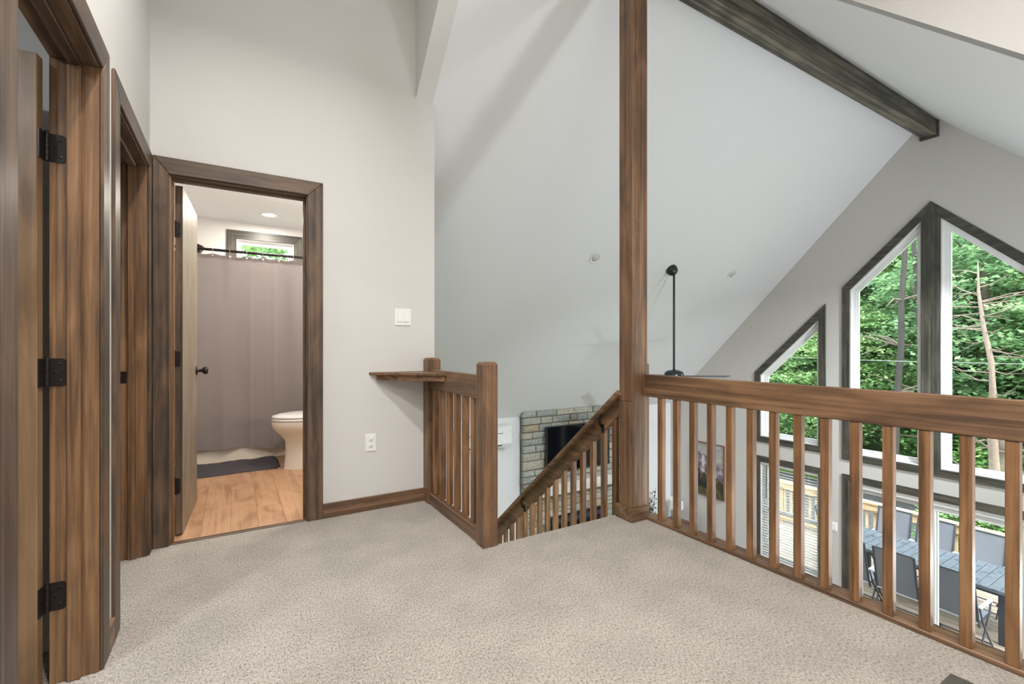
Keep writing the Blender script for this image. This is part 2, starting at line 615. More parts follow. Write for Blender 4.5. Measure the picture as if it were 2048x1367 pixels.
def tag(o, label, cat, group=None, kind=None):
    o['label'] = label
    o['category'] = cat
    if group:
        o['group'] = group
    if kind:
        o['kind'] = kind
    return o


def thing(name, label, cat, loc=(0, 0, 0), group=None, kind=None, local=False, rz=0.0):
    """An Empty at the base of a thing. Parts are given in world metres, or in the thing's own metres when local."""
    o = bpy.data.objects.new(name, None)
    o.empty_display_size = 0.1
    COL.objects.link(o)
    o.location = loc
    o.rotation_euler = (0, 0, rz)
    if local:
        o['_local'] = 1
    o['_at'] = tuple(loc)
    return tag(o, label, cat, group, kind)


def sub(mb, name, mat, part, bev=0.0):
    """A sub-part: part meshes sit at the same frame as their part, so no inverse is needed."""
    o = bpy.data.objects.new(name, mb.mesh(name, mat, bev))
    COL.objects.link(o)
    o.parent = part
    return o


def dup(root, loc, rz=0.0, label=None):
    r = root.copy()
    COL.objects.link(r)
    r.location = loc
    r.rotation_euler = (0, 0, rz)
    if label:
        r['label'] = label
    for ch in list(root.children):
        c = ch.copy()
        COL.objects.link(c)
        c.parent = r
        for g in list(ch.children):
            d = g.copy()
            COL.objects.link(d)
            d.parent = c
    return r


def struct(o, label, cat):
    return tag(o, label, cat, kind='structure')


def holed_wall(name, mat, x0, x1, outer, holes):
    """A wall standing in a plane of constant x, polygon in (y, z), with window holes and their reveals."""
    loops = [outer] + holes
    flat = [Vector((0, a, b)) for lp in loops for a, b in lp]
    tris = tessellate_polygon([[Vector((a, b, 0)) for a, b in lp] for lp in loops])
    mb = MB()
    n = len(flat)
    vs = [(x0, p.y, p.z) for p in flat] + [(x1, p.y, p.z) for p in flat]
    fs = [tuple(t) for t in tris] + [tuple(n + i for i in t[::-1]) for t in tris]
    b = 0
    for lp in loops:
        k = len(lp)
        fs += [(b + i, b + (i + 1) % k, n + b + (i + 1) % k, n + b + i) for i in range(k)]
        b += k
    mb.add(vs, fs)
    return build(mb, name, mat)


def inset(poly, d):
    """Convex polygon moved inwards by d (counter-clockwise or clockwise)."""
    n = len(poly)
    P = [Vector(p) for p in poly]
    area = sum(P[i].x * P[(i + 1) % n].y - P[(i + 1) % n].x * P[i].y for i in range(n))
    s = 1 if area > 0 else -1
    lines = []
    for i in range(n):
        a, b = P[i], P[(i + 1) % n]
        t = (b - a).normalized()
        nn = Vector((-t.y, t.x)) * s
        lines.append((a + nn * d, t))
    out = []
    for i in range(n):
        a, t = lines[i - 1]
        b, u = lines[i]
        den = t.x * u.y - t.y * u.x
        k = ((b.x - a.x) * u.y - (b.y - a.y) * u.x) / den
        q = a + t * k
        out.append((q.x, q.y))
    return out


# ------------------------------------------------------------------ measured planes (metres; loft floor = 0)
XL = -0.391           # loft left wall
YB = 3.15             # loft back wall
XC = 1.236            # end of the loft, where the stair well opens
XR = 2.235            # loft railing
XG = 7.04             # gable window wall
YF = 5.95             # eave wall with the fireplace
YN = -1.62            # near eave wall
FLOOR2 = -2.75
DECKZ = -2.85
RY, RZ = 2.165, 3.815  # ridge
FLATZ = 3.53


def zfar(y):
    return RZ - (y - RY)


def znear(y):
    return RZ - (RY - y)


# ------------------------------------------------------------------ shell
mb = MB()
mb.box(-0.52, 2.335, YN, 2.24, -0.28, 0)
mb.box(-0.52, 1.245, 2.24, YB + 0.03, -0.28, 0)
fl = build(mb, 'floor', CARPET)
struct(fl, 'beige looped berber carpet of the loft landing', 'floor')
edge = sub(MB().box(1.245, 1.285, 2.27, YB, -0.03, -0.004), 'edge_strip', WY, fl, 0.002)

fb = thing('floor', 'orange-brown wood-look plank floor of the bathroom', 'floor', (0, 4.5, 0), kind='structure')
bx('underlay', (-0.6, 1.1, YB + 0.03, 5.95, -0.28, -0.006), MORTAR, fb)
for i in range(12):
    x = -0.62 + i * 0.15
    ys = [YB + 0.03, 3.6 + 0.35 * ((i * 7) % 5) / 2, 5.95]
    for a, b in zip(ys[:-1], ys[1:]):
        bx('plank', (x + 0.0004, min(x + 0.1496, 1.13), a + 0.0005, b - 0.0005, -0.006, 0.0), VINYL, fb, 0.0005)
bx('threshold', (-0.30, 0.386, YB + 0.0, YB + 0.035, -0.005, 0.006), DX, fb, 0.002)

g = build(MB().box(1.0, XG, YN, YF, FLOOR2 - 0.1, FLOOR2), 'floor', GFLOOR)
struct(g, 'brown floor of the great room below the loft', 'floor')

# loft left wall with two door openings
D1 = (1.34, 2.05)
D2 = (2.33, 3.05)
DH = 2.03
mb = MB()
mb.box(XL - 0.12, XL, YN, D1[0] - 0.01, 0, FLATZ)
mb.box(XL - 0.12, XL, D1[1] + 0.01, D2[0] - 0.01, 0, FLATZ)
mb.box(XL - 0.12, XL, D2[1] + 0.01, YB, 0, FLATZ)
mb.box(XL - 0.12, XL, D1[0] - 0.01, D1[1] + 0.01, DH + 0.01, FLATZ)
mb.box(XL - 0.12, XL, D2[0] - 0.01, D2[1] + 0.01, DH + 0.01, FLATZ)
struct(build(mb, 'wall_left', PAINT), 'warm white loft wall with two dark-cased doorways', 'wall')

# loft back wall with the bathroom doorway
D3 = (-0.30, 0.386)
mb = MB()
mb.box(-0.52, D3[0] - 0.01, YB, YB + 0.12, 0, FLATZ)
mb.box(D3[1] + 0.01, XC, YB, YB + 0.12, -0.28, 2.83)
mb.box(D3[1] + 0.01, XC - 0.016, YB, YB + 0.12, 2.83, FLATZ)
mb.box(D3[0] - 0.01, D3[1] + 0.01, YB, YB + 0.12, DH + 0.01, FLATZ)
struct(build(mb, 'wall_back', PAINT), 'tall warm white loft wall around the bathroom doorway', 'wall')

struct(bx('wall_stair', (1.10, XC, YB + 0.12, YF, FLOOR2, 2.75), PAINT), 'wall beside the stair well, below and beyond the loft', 'wall')
struct(bx('wall_under_loft', (2.18, 2.30, YN, 2.24, FLOOR2, -0.28), PAINT), 'wall of the lower storey under the loft edge', 'wall')
mb = MB().prism([(YB + 0.1, zfar(YB + 0.1)), (YB + 0.1, FLATZ), (RY + (RZ - FLATZ), FLATZ)], 'X', XC - 0.14, XC - 0.016)
struct(build(mb, 'wall_dormer_back', PAINT), 'triangular dormer cheek above the stair opening', 'wall')
mb = MB().prism([(RY - (RZ - FLATZ), FLATZ), (YN, FLATZ), (YN, znear(YN))], 'X', 2.40, 2.50)
struct(build(mb, 'wall_dormer_front', PAINT), 'dormer cheek in warm light at the top right', 'wall')
struct(bx('wall_front', (-0.52, 2.40, YN - 0.1, YN, 0, FLATZ), PAINT), 'loft wall behind the viewpoint', 'wall')

mb = MB()
mb.box(-0.52, XC - 0.016, YN, YB + 0.1, FLATZ, FLATZ + 0.1)
mb.box(XC - 0.016, 2.45, YN, RY - (RZ - FLATZ), FLATZ, FLATZ + 0.1)
struct(build(mb, 'ceiling', CEIL), 'flat white dormer ceiling over the landing', 'ceiling')
T = 0.16
mb = MB().prism([(RY, RZ), (YF + 0.1, zfar(YF + 0.1)), (YF + 0.1, zfar(YF + 0.1) + T), (RY, RZ + T)], 'X', XC - 0.016, XG + 0.12)
struct(build(mb, 'ceiling', CEIL), 'far white ceiling slope running down to the fireplace wall', 'ceiling')
mb = MB()
mb.prism([(RY, RZ), (YN - 0.1, znear(YN - 0.1)), (YN - 0.1, znear(YN - 0.1) + T), (RY, RZ + T)], 'X', 2.403, XG + 0.12)
yk = RY - (RZ - FLATZ)
mb.prism([(RY, RZ), (yk, FLATZ), (yk, FLATZ + T), (RY, RZ + T)], 'X', XC - 0.016, 2.403)
struct(build(mb, 'ceiling', CEIL), 'near white ceiling slope right of the ridge beam', 'ceiling')
struct(bx('wall_fireplace', (XC, XG + 0.1, YF, YF + 0.12, FLOOR2, 0.2), CEIL), 'low white eave wall behind the stone fireplace', 'wall')
struct(bx('wall_near', (2.3, XG + 0.1, YN - 0.12, YN, FLOOR2, 0.2), CEIL), 'near eave wall of the great room', 'wall')

# gable wall: window outlines in (y, z), mirrored about the ridge
MIR = 2 * 2.149
W1 = [(3.279, -0.395), (4.30, -0.395), (4.30, 0.682), (3.279, 1.681)]
W2 = [(2.149, -0.425), (3.075, -0.425), (3.075, 1.881), (2.149, 2.80)]


def mir(p):
    return [(MIR - a, b) for a, b in p][::-1]


W3, W4 = mir(W2), mir(W1)
LW1 = [(3.279, -2.265), (4.30, -2.265), (4.30, -0.61), (3.279, -0.61)]
LW2 = mir(LW1)
SD = [(MIR - 3.075, FLOOR2), (3.075, FLOOR2), (3.075, -0.62), (MIR - 3.075, -0.62)]
TW = 0.09
outer = [(YN - 0.1, FLOOR2), (YF + 0.1, FLOOR2), (YF + 0.1, zfar(YF + 0.1) + 0.05), (RY, RZ + 0.05), (YN - 0.1, znear(YN - 0.1) + 0.05)]
sd_in = [(SD[0][0] + TW, FLOOR2), (SD[1][0] - TW, FLOOR2), (SD[2][0] - TW, SD[2][1] - TW), (SD[3][0] + TW, SD[3][1] - TW)]
sd_hole = [(a, max(b, FLOOR2 + 0.001)) for a, b in sd_in]
holes = [inset(p, TW - 0.004) for p in (W1, W2, W3, W4, LW1, LW2)] + [sd_hole]
struct(holed_wall('wall_gable', GPAINT, XG, XG + 0.14, outer, holes), 'greige gable wall with peaked picture windows', 'wall')


def gable_window(n, poly, label, blind=False):
    yc = sum(p[0] for p in poly) / len(poly)
    zc = min(p[1] for p in poly)
    e = thing(f'window_{n}', label, 'window', (XG, yc, zc), kind='structure')
    inn = inset(poly, TW)
    k = len(poly)
    for i in range(k):
        a, b, c, d = poly[i], poly[(i + 1) % k], inn[(i + 1) % k], inn[i]
        vert = abs(a[0] - b[0]) < 1e-4
        build(MB().prism([a, b, c, d], 'X', XG - 0.019, XG), 'trim_board', GZ if vert else GY, e, 0.0015)
    for d0, d1, x0, x1, nm in ((TW - 0.004, TW + 0.012, XG, XG + 0.075, 'reveal'), (TW + 0.006, TW + 0.045, XG + 0.07, XG + 0.135, 'frame'),
                               (TW + 0.04, TW + 0.065, XG + 0.085, XG + 0.12, 'sash')):
        p0, p1 = inset(poly, d0), inset(poly, d1)
        m_ = MB()
        for i in range(k):
            m_.prism([p0[i], p0[(i + 1) % k], p1[(i + 1) % k], p1[i]], 'X', x0, x1)
        build(m_, nm, WHITE, e)
    gl = inset(poly, TW + 0.05)
    build(MB().prism(gl, 'X', XG + 0.10, XG + 0.104), 'pane', GLASS, e)
    return e


gable_window(1, W1, 'small trapezoid gable window with a sloping grey-stained head')
gable_window(2, W2, 'tall peaked gable window left of the centre mullion')
gable_window(3, W3, 'tall peaked gable window right of the centre mullion')
gable_window(4, W4, 'small trapezoid gable window on the near side, outside the frame')
lw = gable_window(5, LW1, 'lower double-hung window behind a white slatted blind')
build(MB().box(XG + 0.075, XG + 0.13, 3.37, 4.21, -1.46, -1.415), 'meeting_rail', WHITE, lw, 0.002)
lw2 = gable_window(6, LW2, 'lower double-hung window on the near side, outside the frame')

e = thing('door_4', 'white sliding patio door below the peaked windows', 'door', (XG, 2.149, FLOOR2), kind='structure')
for a, b, c, d in ((SD[0], SD[3], sd_in[3], sd_in[0]), (SD[3], SD[2], sd_in[2], sd_in[3]), (SD[2], SD[1], sd_in[1], sd_in[2])):
    build(MB().prism([a, b, c, d], 'X', XG - 0.019, XG), 'trim_board', GZ if abs(a[0] - b[0]) < .1 else GY, e, 0.0015)
y0, y1, zt = sd_in[0][0], sd_in[1][0], sd_in[2][1]
m_ = MB()
m_.box(XG, XG + 0.14, y0, y0 + 0.03, FLOOR2, zt)
m_.box(XG, XG + 0.14, y1 - 0.03, y1, FLOOR2, zt)
m_.box(XG, XG + 0.14, y0 + 0.03, y1 - 0.03, zt - 0.06, zt)
m_.box(XG, XG + 0.14, y0 + 0.03, y1 - 0.03, FLOOR2, FLOOR2 + 0.03)
build(m_, 'frame', WHITE, e)
for (a, b, xx) in ((y0 + 0.03, 2.149 + 0.04, XG + 0.02), (2.149 - 0.04, y1 - 0.03, XG + 0.075)):
    m_ = MB()
    m_.box(xx, xx + 0.04, a, a + 0.07, FLOOR2 + 0.03, zt - 0.06)
    m_.box(xx, xx + 0.04, b - 0.07, b, FLOOR2 + 0.03, zt - 0.06)
    m_.box(xx, xx + 0.04, a + 0.07, b - 0.07, zt - 0.13, zt - 0.06)
    m_.box(xx, xx + 0.04, a + 0.07, b - 0.07, FLOOR2 + 0.03, FLOOR2 + 0.13)
    f_ = build(m_, 'panel', WHITE, e, 0.002)
    sub(MB().box(xx + 0.018, xx + 0.022, a + 0.065, b - 0.065, FLOOR2 + 0.125, zt - 0.125), 'pane', GLASS, f_)


# ------------------------------------------------------------------ bathroom shell
struct(bx('wall_bath_left', (-0.62, -0.50, YB + 0.12, 5.97, 0, 2.6), PAINT), 'bathroom wall behind the open door', 'wall')
struct(bx('wall_bath_right', (1.06, 1.10, YB + 0.12, 5.97, 0, 2.6), PAINT), 'bathroom wall behind the toilet tank', 'wall')
BW = [(-0.07, 1.70), (0.68, 1.70), (0.68, 2.36), (-0.07, 2.36)]
hb = inset(BW, 0.086)
mb = MB()
mb.box(-0.62, hb[0][0], 5.9, 6.02, 0, 2.6)
mb.box(hb[1][0], 1.1, 5.9, 6.02, 0, 2.6)
mb.box(hb[0][0], hb[1][0], 5.9, 6.02, 0, hb[0][1])
mb.box(hb[0][0], hb[1][0], 5.9, 6.02, hb[2][1], 2.6)
struct(build(mb, 'wall_bath_back', PAINT), 'bathroom wall over the tub with a small high window', 'wall')
struct(bx('ceiling', (-0.62, 1.1, YB + 0.12, 6.02, 2.455, 2.6), CEIL), 'white bathroom ceiling with one recessed light', 'ceiling')
e = thing('window_7', 'small high bathroom window trimmed in weathered grey wood', 'window', (0.3, 5.9, 1.7), kind='structure')
inn = inset(BW, 0.09)
for i in range(4):
    a, b, c, d = BW[i], BW[(i + 1) % 4], inn[(i + 1) % 4], inn[i]
    build(MB().prism([a, b, c, d], 'Y', 5.881, 5.9), 'trim_board', GZ if abs(a[0] - b[0]) < 1e-4 else GX, e, 0.0015)
for d0, d1, ya, yb, nm in ((0.086, 0.098, 5.9, 5.97, 'reveal'), (0.092, 0.14, 5.96, 6.015, 'frame')):
    p0, p1 = inset(BW, d0), inset(BW, d1)
    m_ = MB()
    for i in range(4):
        m_.prism([p0[i], p0[(i + 1) % 4], p1[(i + 1) % 4], p1[i]], 'Y', ya, yb)
    build(m_, nm, WHITE, e)
build(MB().prism(inset(BW, 0.135), 'Y', 5.985, 5.989), 'pane', GLASS, e)

# rooms behind the left-hand doors
mb = MB()
mb.box(-3.1, -3.0, -0.6, 2.3, 0, 2.6)
mb.box(-3.0, XL - 0.12, -0.7, -0.6, 0, 2.6)
mb.box(-3.0, XL - 0.12, 2.28, 2.32, 0, 2.6)
struct(build(mb, 'wall_bedroom', PAINT), 'white bedroom walls seen past the nearest open door', 'wall')
struct(bx('ceiling', (-3.0, XL - 0.12, -0.6, 2.28, 2.45, 2.6), CEIL), 'white bedroom ceiling behind the nearest doorway', 'ceiling')
struct(bx('floor', (-3.0, -0.52, -0.6, 2.28, -0.1, 0), CARPET), 'carpet of the bedroom behind the nearest doorway', 'floor')
mb = MB()
mb.box(-1.4, -1.3, 2.32, YB + 0.12, 0, 2.6)
mb.box(-1.3, -0.62, YB, YB + 0.12, 0, 2.6)
mb.box(-1.3, XL - 0.12, 2.32, YB, 2.45, 2.6)
struct(build(mb, 'wall_closet', PAINT), 'closet walls behind the second doorway', 'wall')
struct(bx('floor', (-1.3, -0.52, 2.32, YB, -0.1, 0), CARPET), 'carpet of the closet behind the second doorway', 'floor')


# ------------------------------------------------------------------ doors
CW, CT = 0.09, 0.012


def hinge(parent, at, leaf_lims, axis_xy, name='hinge'):
    """One butt hinge: a leaf with a knuckle barrel and three screws."""
    x0, x1, y0, y1, z0, z1 = leaf_lims
    rr = min(0.014, (x1 - x0) * 0.45)
    far = x1 if abs(x1 - axis_xy[0]) > abs(x0 - axis_xy[0]) else x0
    near = x0 if far == x1 else x1
    sg_ = 1 if far > near else -1
    poly = [(near, z0), (near, z1)]
    poly += [(far - sg_ * rr + sg_ * rr * math.sin(t), z1 - rr + rr * math.cos(t)) for t in [PI / 2 * i / 6 for i in range(7)]]
    poly += [(far - sg_ * rr + sg_ * rr * math.cos(t), z0 + rr - rr * math.sin(t)) for t in [PI / 2 * i / 6 for i in range(7)]]
    h = build(MB().prism(poly, 'Y', y0, y1), name, BRONZE, parent)
    k = MB()
    scr = MB()
    for i in range(3):
        zz = z0 + (z1 - z0) * (0.2 + 0.3 * i)
        xx = (near + far) / 2 + sg_ * 0.006 * (1 if i != 1 else -1)
        scr.lathe([(0.0, 0.0), (0.0042, 0.0), (0.0038, -0.0012), (0.0, -0.0014)], (xx, y0, zz), 10, 'Y')
    so_ = bpy.data.objects.new('screw', scr.mesh('screw', BRONZE))
    COL.objects.link(so_)
    so_.parent = h
    for i in range(5):
        a = z0 + (z1 - z0) * i / 5
        k.tube([(axis_xy[0], axis_xy[1], a + 0.0006), (axis_xy[0], axis_xy[1], a + (z1 - z0) / 5 - 0.0006)], 0.0075, 10)
    k.tube([(axis_xy[0], axis_xy[1], z1), (axis_xy[0], axis_xy[1], z1 + 0.006)], 0.005, 8)
    o = bpy.data.objects.new('knuckle', k.mesh('knuckle', BRONZE))
    COL.objects.link(o)
    o.parent = h
    return h


def side_door(n, yr, label, slab=True):
    """Doorway in the left wall: casing, jambs with stops."""
    e = thing(f'door_{n}', label, 'door', (XL, yr[0], 0), kind='structure')
    a, b = yr
    o0, o1, zt, zo = a - 0.006 - CW, b + 0.006 + CW, DH + 0.006, DH + 0.006 + CW
    o1 = min(o1, YB - 0.004)
    ins0, ins1 = a - 0.006, b + 0.006
    build(MB().prism([(o0, 0), (ins0, 0), (ins0, zt), (o0, zo)], 'X', XL, XL + CT), 'casing', DZ, e, 0.003)
    build(MB().prism([(o1, 0), (ins1, 0), (ins1, zt), (o1, zo)], 'X', XL, XL + CT), 'casing', DZ, e, 0.003)
    build(MB().prism([(o0, zo), (ins0, zt), (ins1, zt), (o1, zo)], 'X', XL, XL + CT), 'head_casing', DY, e, 0.003)
    xa, xb = XL - 0.122, XL + 0.001
    bx('jamb', (xa, xb, b, b + 0.02, 0, DH), JZ, e, 0.0015)
    bx('jamb', (xa, xb, a - 0.02, a, 0, DH), JZ, e, 0.0015)
    bx('head_jamb', (xa, xb, a - 0.02, b + 0.02, DH, DH + 0.02), DY, e, 0.0015)
    xs0, xs1 = XL - 0.078, XL - 0.043
    bx('door_stop', (xs0, xs1, b - 0.013, b, 0, DH - 0.013), JZ, e, 0.003)
    bx('door_stop', (xs0, xs1, a, a + 0.013, 0, DH - 0.013), JZ, e, 0.003)
    bx('head_stop', (xs0, xs1, a, b, DH - 0.013, DH), DY, e, 0.003)
    return e


d1 = side_door(1, D1, 'nearest left doorway with its brown door swung open on black hinges')
# slab swung past square, hinged at the far jamb
ang = math.radians(8)
px_, py_ = XL - 0.129, D1[1] - 0.012
dx, dy = -math.cos(ang), math.sin(ang)
nx, ny = -dy * -1, dx  # normal towards the viewer side
nx, ny = -math.sin(ang), -math.cos(ang)
Ls, Ts = 0.70, 0.035


def slab_pt(u, t):
    return (px_ + dx * u + nx * t, py_ + dy * u + ny * t)


q = [slab_pt(0.004, 0), slab_pt(Ls, 0), slab_pt(Ls, Ts), slab_pt(0.004, Ts)]
slab = build(MB().prism(q, 'Z', 0.012, DH - 0.02), 'door_slab', SLAB, d1, 0.002)
for zc in (1.735, 1.01, 0.285):
    hinge(d1, None, (XL - 0.121, XL - 0.078, D1[1] - 0.0025, D1[1] + 0.001, zc - 0.045, zc + 0.045), (XL - 0.126, D1[1] - 0.006))
    lf = [slab_pt(0.0, 0.002), slab_pt(0.004, 0.002), slab_pt(0.004, 0.032), slab_pt(0.0, 0.032)]
    build(MB().prism(lf, 'Z', zc - 0.045, zc + 0.045), 'slab_hinge_leaf', BRONZE, d1)
kn = slab_pt(Ls - 0.06, Ts)
build(MB().lathe([(0.0, 0.0), (0.03, 0.0), (0.03, -0.008), (0.012, -0.012), (0.012, -0.035), (0.027, -0.045), (0.025, -0.065), (0.0, -0.07)],
                 (kn[0], kn[1], 0.93), 20, 'Y'), 'knob', BRONZE, d1)

d2 = side_door(2, D2, 'second left doorway beside the room corner, narrow in view')
bx('strike_plate', (XL - 0.107, XL - 0.082, D2[1] - 0.0016, D2[1] + 0.001, 0.905, 0.965), BRONZE, d2)
q = [(XL - 0.13, D2[0] + 0.0), (XL - 0.13, D2[0] + 0.035), (XL - 0.13 - 0.69, D2[0] + 0.055), (XL - 0.13 - 0.69, D2[0] + 0.02)]
build(MB().prism(q, 'Z', 0.012, DH - 0.012), 'door_slab', SLAB, d2, 0.002)

d3 = thing('door_3', 'bathroom doorway with a dark-stained frame and a pale door opened inward', 'door', (0, YB, 0), kind='structure')
a, b = D3
o0, o1, ins0, ins1, zt, zo = a - 0.006 - CW + 0.004, b + 0.006 + CW, a - 0.006, b + 0.006, DH + 0.006, DH + 0.006 + CW
o0 = max(o0, XL + CT + 0.001)
build(MB().prism([(o0, 0), (ins0, 0), (ins0, zt), (o0, zo)], 'Y', YB - 0.016, YB), 'casing', DZ, d3, 0.003)
build(MB().prism([(o1, 0), (ins1, 0), (ins1, zt), (o1, zo)], 'Y', YB - 0.016, YB), 'casing', DZ, d3, 0.003)
build(MB().prism([(o0, zo), (ins0, zt), (ins1, zt), (o1, zo)], 'Y', YB - 0.016, YB), 'head_casing', DX, d3, 0.003)
bx('jamb', (a - 0.02, a, YB - 0.001, YB + 0.121, 0, DH), JZ, d3, 0.0015)
bx('jamb', (b, b + 0.02, YB - 0.001, YB + 0.121, 0, DH), DZ, d3, 0.0015)
bx('head_jamb', (a - 0.02, b + 0.02, YB - 0.001, YB + 0.121, DH, DH + 0.02), DX, d3, 0.0015)
bx('door_stop', (a, a + 0.011, YB + 0.045, YB + 0.08, 0, DH - 0.011), JZ, d3, 0.0015)
bx('door_stop', (b - 0.011, b, YB + 0.045, YB + 0.08, 0, DH - 0.011), DZ, d3, 0.0015)
bx('head_stop', (a, b, YB + 0.045, YB + 0.08, DH - 0.011, DH), DX, d3, 0.0015)
hx, hy = a + 0.008, YB + 0.128
ang3 = math.radians(2.5)
ux, uy = math.sin(ang3), math.cos(ang3)
vx, vy = math.cos(ang3), -math.sin(ang3)


def s3(u, t):
    return (hx + ux * u + vx * t, hy + uy * u + vy * t)


q = [s3(0, 0.001), s3(0.68, 0.001), s3(0.68, 0.035), s3(0, 0.035)]
edge_m = MB().prism([s3(0, 0.0), s3(0.681, 0.0), s3(0.681, 0.0345), s3(0, 0.0345)], 'Z', 0.012, DH - 0.012)
sl = build(edge_m, 'door_slab', DZ, d3, 0.0015)
sub(MB().prism([s3(0.001, 0.0345), s3(0.68, 0.0345), s3(0.68, 0.0365), s3(0.001, 0.0365)], 'Z', 0.013, DH - 0.013), 'face_veneer', SLABP, sl)
for zc in (1.765, 1.02, 0.29):
    hinge(d3, None, (a + 0.012, a + 0.034, hy - 0.003, hy + 0.001, zc - 0.045, zc + 0.045), (a + 0.006, hy - 0.006))
kp = s3(0.62, 0.0365)
kb = MB().lathe([(0.0, 0.0), (0.031, 0.0), (0.031, 0.007), (0.012, 0.012), (0.012, 0.035), (0.026, 0.045), (0.028, 0.06), (0.02, 0.07), (0.0, 0.072)],
                (kp[0], kp[1], 0.925), 22, 'X')
build(kb, 'knob', BRONZE, d3)

# baseboards
struct(bx('baseboard_back', (D3[1] + 0.006 + CW, 1.155, YB - 0.014, YB, 0, 0.092), WX, None, 0.002), 'brown baseboard between the bathroom casing and the stair guard', 'baseboard')
struct(bx('baseboard_left', (XL, XL + 0.012, D1[1] + 0.006 + CW, D2[0] - 0.006 - CW, 0, 0.092), WY, None, 0.002), 'short strip of brown baseboard between the two left doorways', 'baseboard')
struct(bx('baseboard_gable', (XG - 0.012, XG, 3.08, 5.9, FLOOR2, FLOOR2 + 0.1), WHITE, None, 0.002), 'white baseboard of the gable wall', 'baseboard')

# ------------------------------------------------------------------ post and ridge beam
po = thing('timber_post', 'tall brown boxed timber post at the corner of the loft railing', 'post', (2.196, 2.15, 0))
bx('shaft', (2.132, 2.262, 2.094, 2.206, 0, 3.56), WZ, po, 0.003)
m_ = MB().box(2.127, 2.132, 2.096, 2.206, 0.08, 0.745)
build(m_, 'face_board', WZ, po, 0.001)
build(MB().box(2.127, 2.132, 2.096, 2.206, 0.748, 3.56), 'face_board', WZ, po, 0.001)
m_ = MB()
m_.box(2.108, 2.127, 2.075, 2.225, 0, 0.083)
m_.box(2.127, 2.262, 2.075, 2.094, 0, 0.083)
m_.box(2.127, 2.262, 2.206, 2.225, 0, 0.083)
build(m_, 'base_trim', WX, po, 0.003)

be = thing('ridge_beam', 'dark grey-brown ridge beam under the ceiling peak, ending at the gable wall', 'beam', (4.5, 2.16, 3.56), kind='thing')
bx('timber', (1.2, XG - 0.001, 2.09, 2.23, 3.56, 3.745), BEAM, be, 0.004)
m_ = MB()
m_.box(XG - 0.028, XG - 0.0005, 2.072, 2.089, 3.535, 3.73)
m_.box(XG - 0.028, XG - 0.0005, 2.231, 2.248, 3.535, 3.73)
m_.box(XG - 0.028, XG - 0.0005, 2.089, 2.231, 3.535, 3.559)
build(m_, 'end_trim', GY, be, 0.002)


# ------------------------------------------------------------------ railings
def newel(parent, x0, x1, y0, y1, z1, mat=WZ):
    c = 0.011
    xc, yc = (x0 + x1) / 2, (y0 + y1) / 2

    def rg(d, z):
        return [(x0 + d, y0 + d, z), (x1 - d, y0 + d, z), (x1 - d, y1 - d, z), (x0 + d, y1 - d, z)]
    m = MB()
    m.loft([rg(0, 0), rg(0, z1 - 0.014), rg(c, z1)])
    m.smooth = [False] * len(m.smooth)
    return build(m, 'newel', mat, parent, 0.002)


ra = thing('loft_railing', 'brown wooden railing along the open loft edge above the great room', 'railing', (2.28, 0.3, 0))
bx('top_rail', (XR, XR + 0.04, YN, 2.10, 0.776, 0.915), WY, ra, 0.003)
bx('shoe', (XR, XR + 0.095, YN, 2.10, 0, 0.02), WY, ra, 0.003)
newel(ra, 2.205, 2.29, 2.105, 2.19, 0.99)
me = MB().box(-0.0175, 0.0175, -0.0175, 0.0175, 0.0, 0.776 - 0.02).mesh('baluster', BAL, 0.002)
for k in range(27):
    y = 1.9755 - k * 0.1156
    if y < YN + 0.05:
        break
    o = put('baluster', me, None)
    o.parent = ra
    o.matrix_parent_inverse = Matrix.Translation(ra['_at']).inverted()
    o.location = (2.2575, y, 0.02)

gu = thing('stair_guard', 'short wooden guard with two capped posts between the landing and stairs', 'railing', (1.19, 2.7, 0))
newel(gu, 1.152, 1.242, 2.225, 2.312, 1.008)
newel(gu, 1.152, 1.245, 3.055, YB, 1.012)
bx('top_rail', (1.168, 1.208, 2.312, 3.055, 0.80, 0.932), WY, gu, 0.003)
bx('shoe', (1.160, 1.200, 2.312, 3.055, 0, 0.078), WY, gu, 0.003)
me = MB().box(-0.0175, 0.0175, -0.0175, 0.0175, 0.0, 0.722).mesh('baluster', BAL, 0.002)
for y in (3.005, 2.886, 2.766, 2.647, 2.528, 2.409):
    o = put('baluster', me, None)
    o.parent = gu
    o.matrix_parent_inverse = Matrix.Translation(gu['_at']).inverted()
    o.location = (1.19, y, 0.078)

# stair: rail, grab rail, treads
SL = 0.845
SA = math.atan(SL)
sr = thing('stair_railing', 'sloping wooden stair railing with balusters descending from the tall post', 'railing', (2.17, 2.2, 0))


def slope_bar(x0, x1, y0, y1, zt0, h):
    """A board following the stair slope; zt0 is its top at y0, h its vertical depth."""
    return MB().prism([(y0, zt0), (y1, zt0 - SL * (y1 - y0)), (y1, zt0 - h - SL * (y1 - y0)), (y0, zt0 - h)], 'X', x0, x1)


build(slope_bar(2.15, 2.19, 2.207, 4.75, 0.826, 0.16), 'slope_rail', WY, sr, 0.003)
for k in range(21):
    y = 2.2845 + k * 0.1115
    z1 = 0.826 - 0.16 - SL * (y - 2.207) + 0.01
    z0 = -0.02 - SL * (y - 2.207) - 0.3
    m_ = MB().prism([(y - 0.0175, z0), (y + 0.0175, z0), (y + 0.0175, z1 - SL * 0.0175), (y - 0.0175, z1 + SL * 0.0175)], 'X', 2.152, 2.187)
    build(m_, 'baluster', BAL, sr, 0.002)
build(slope_bar(2.15, 2.19, 2.245, 4.75, -0.25, 0.25), 'stringer', WY, sr, 0.003)

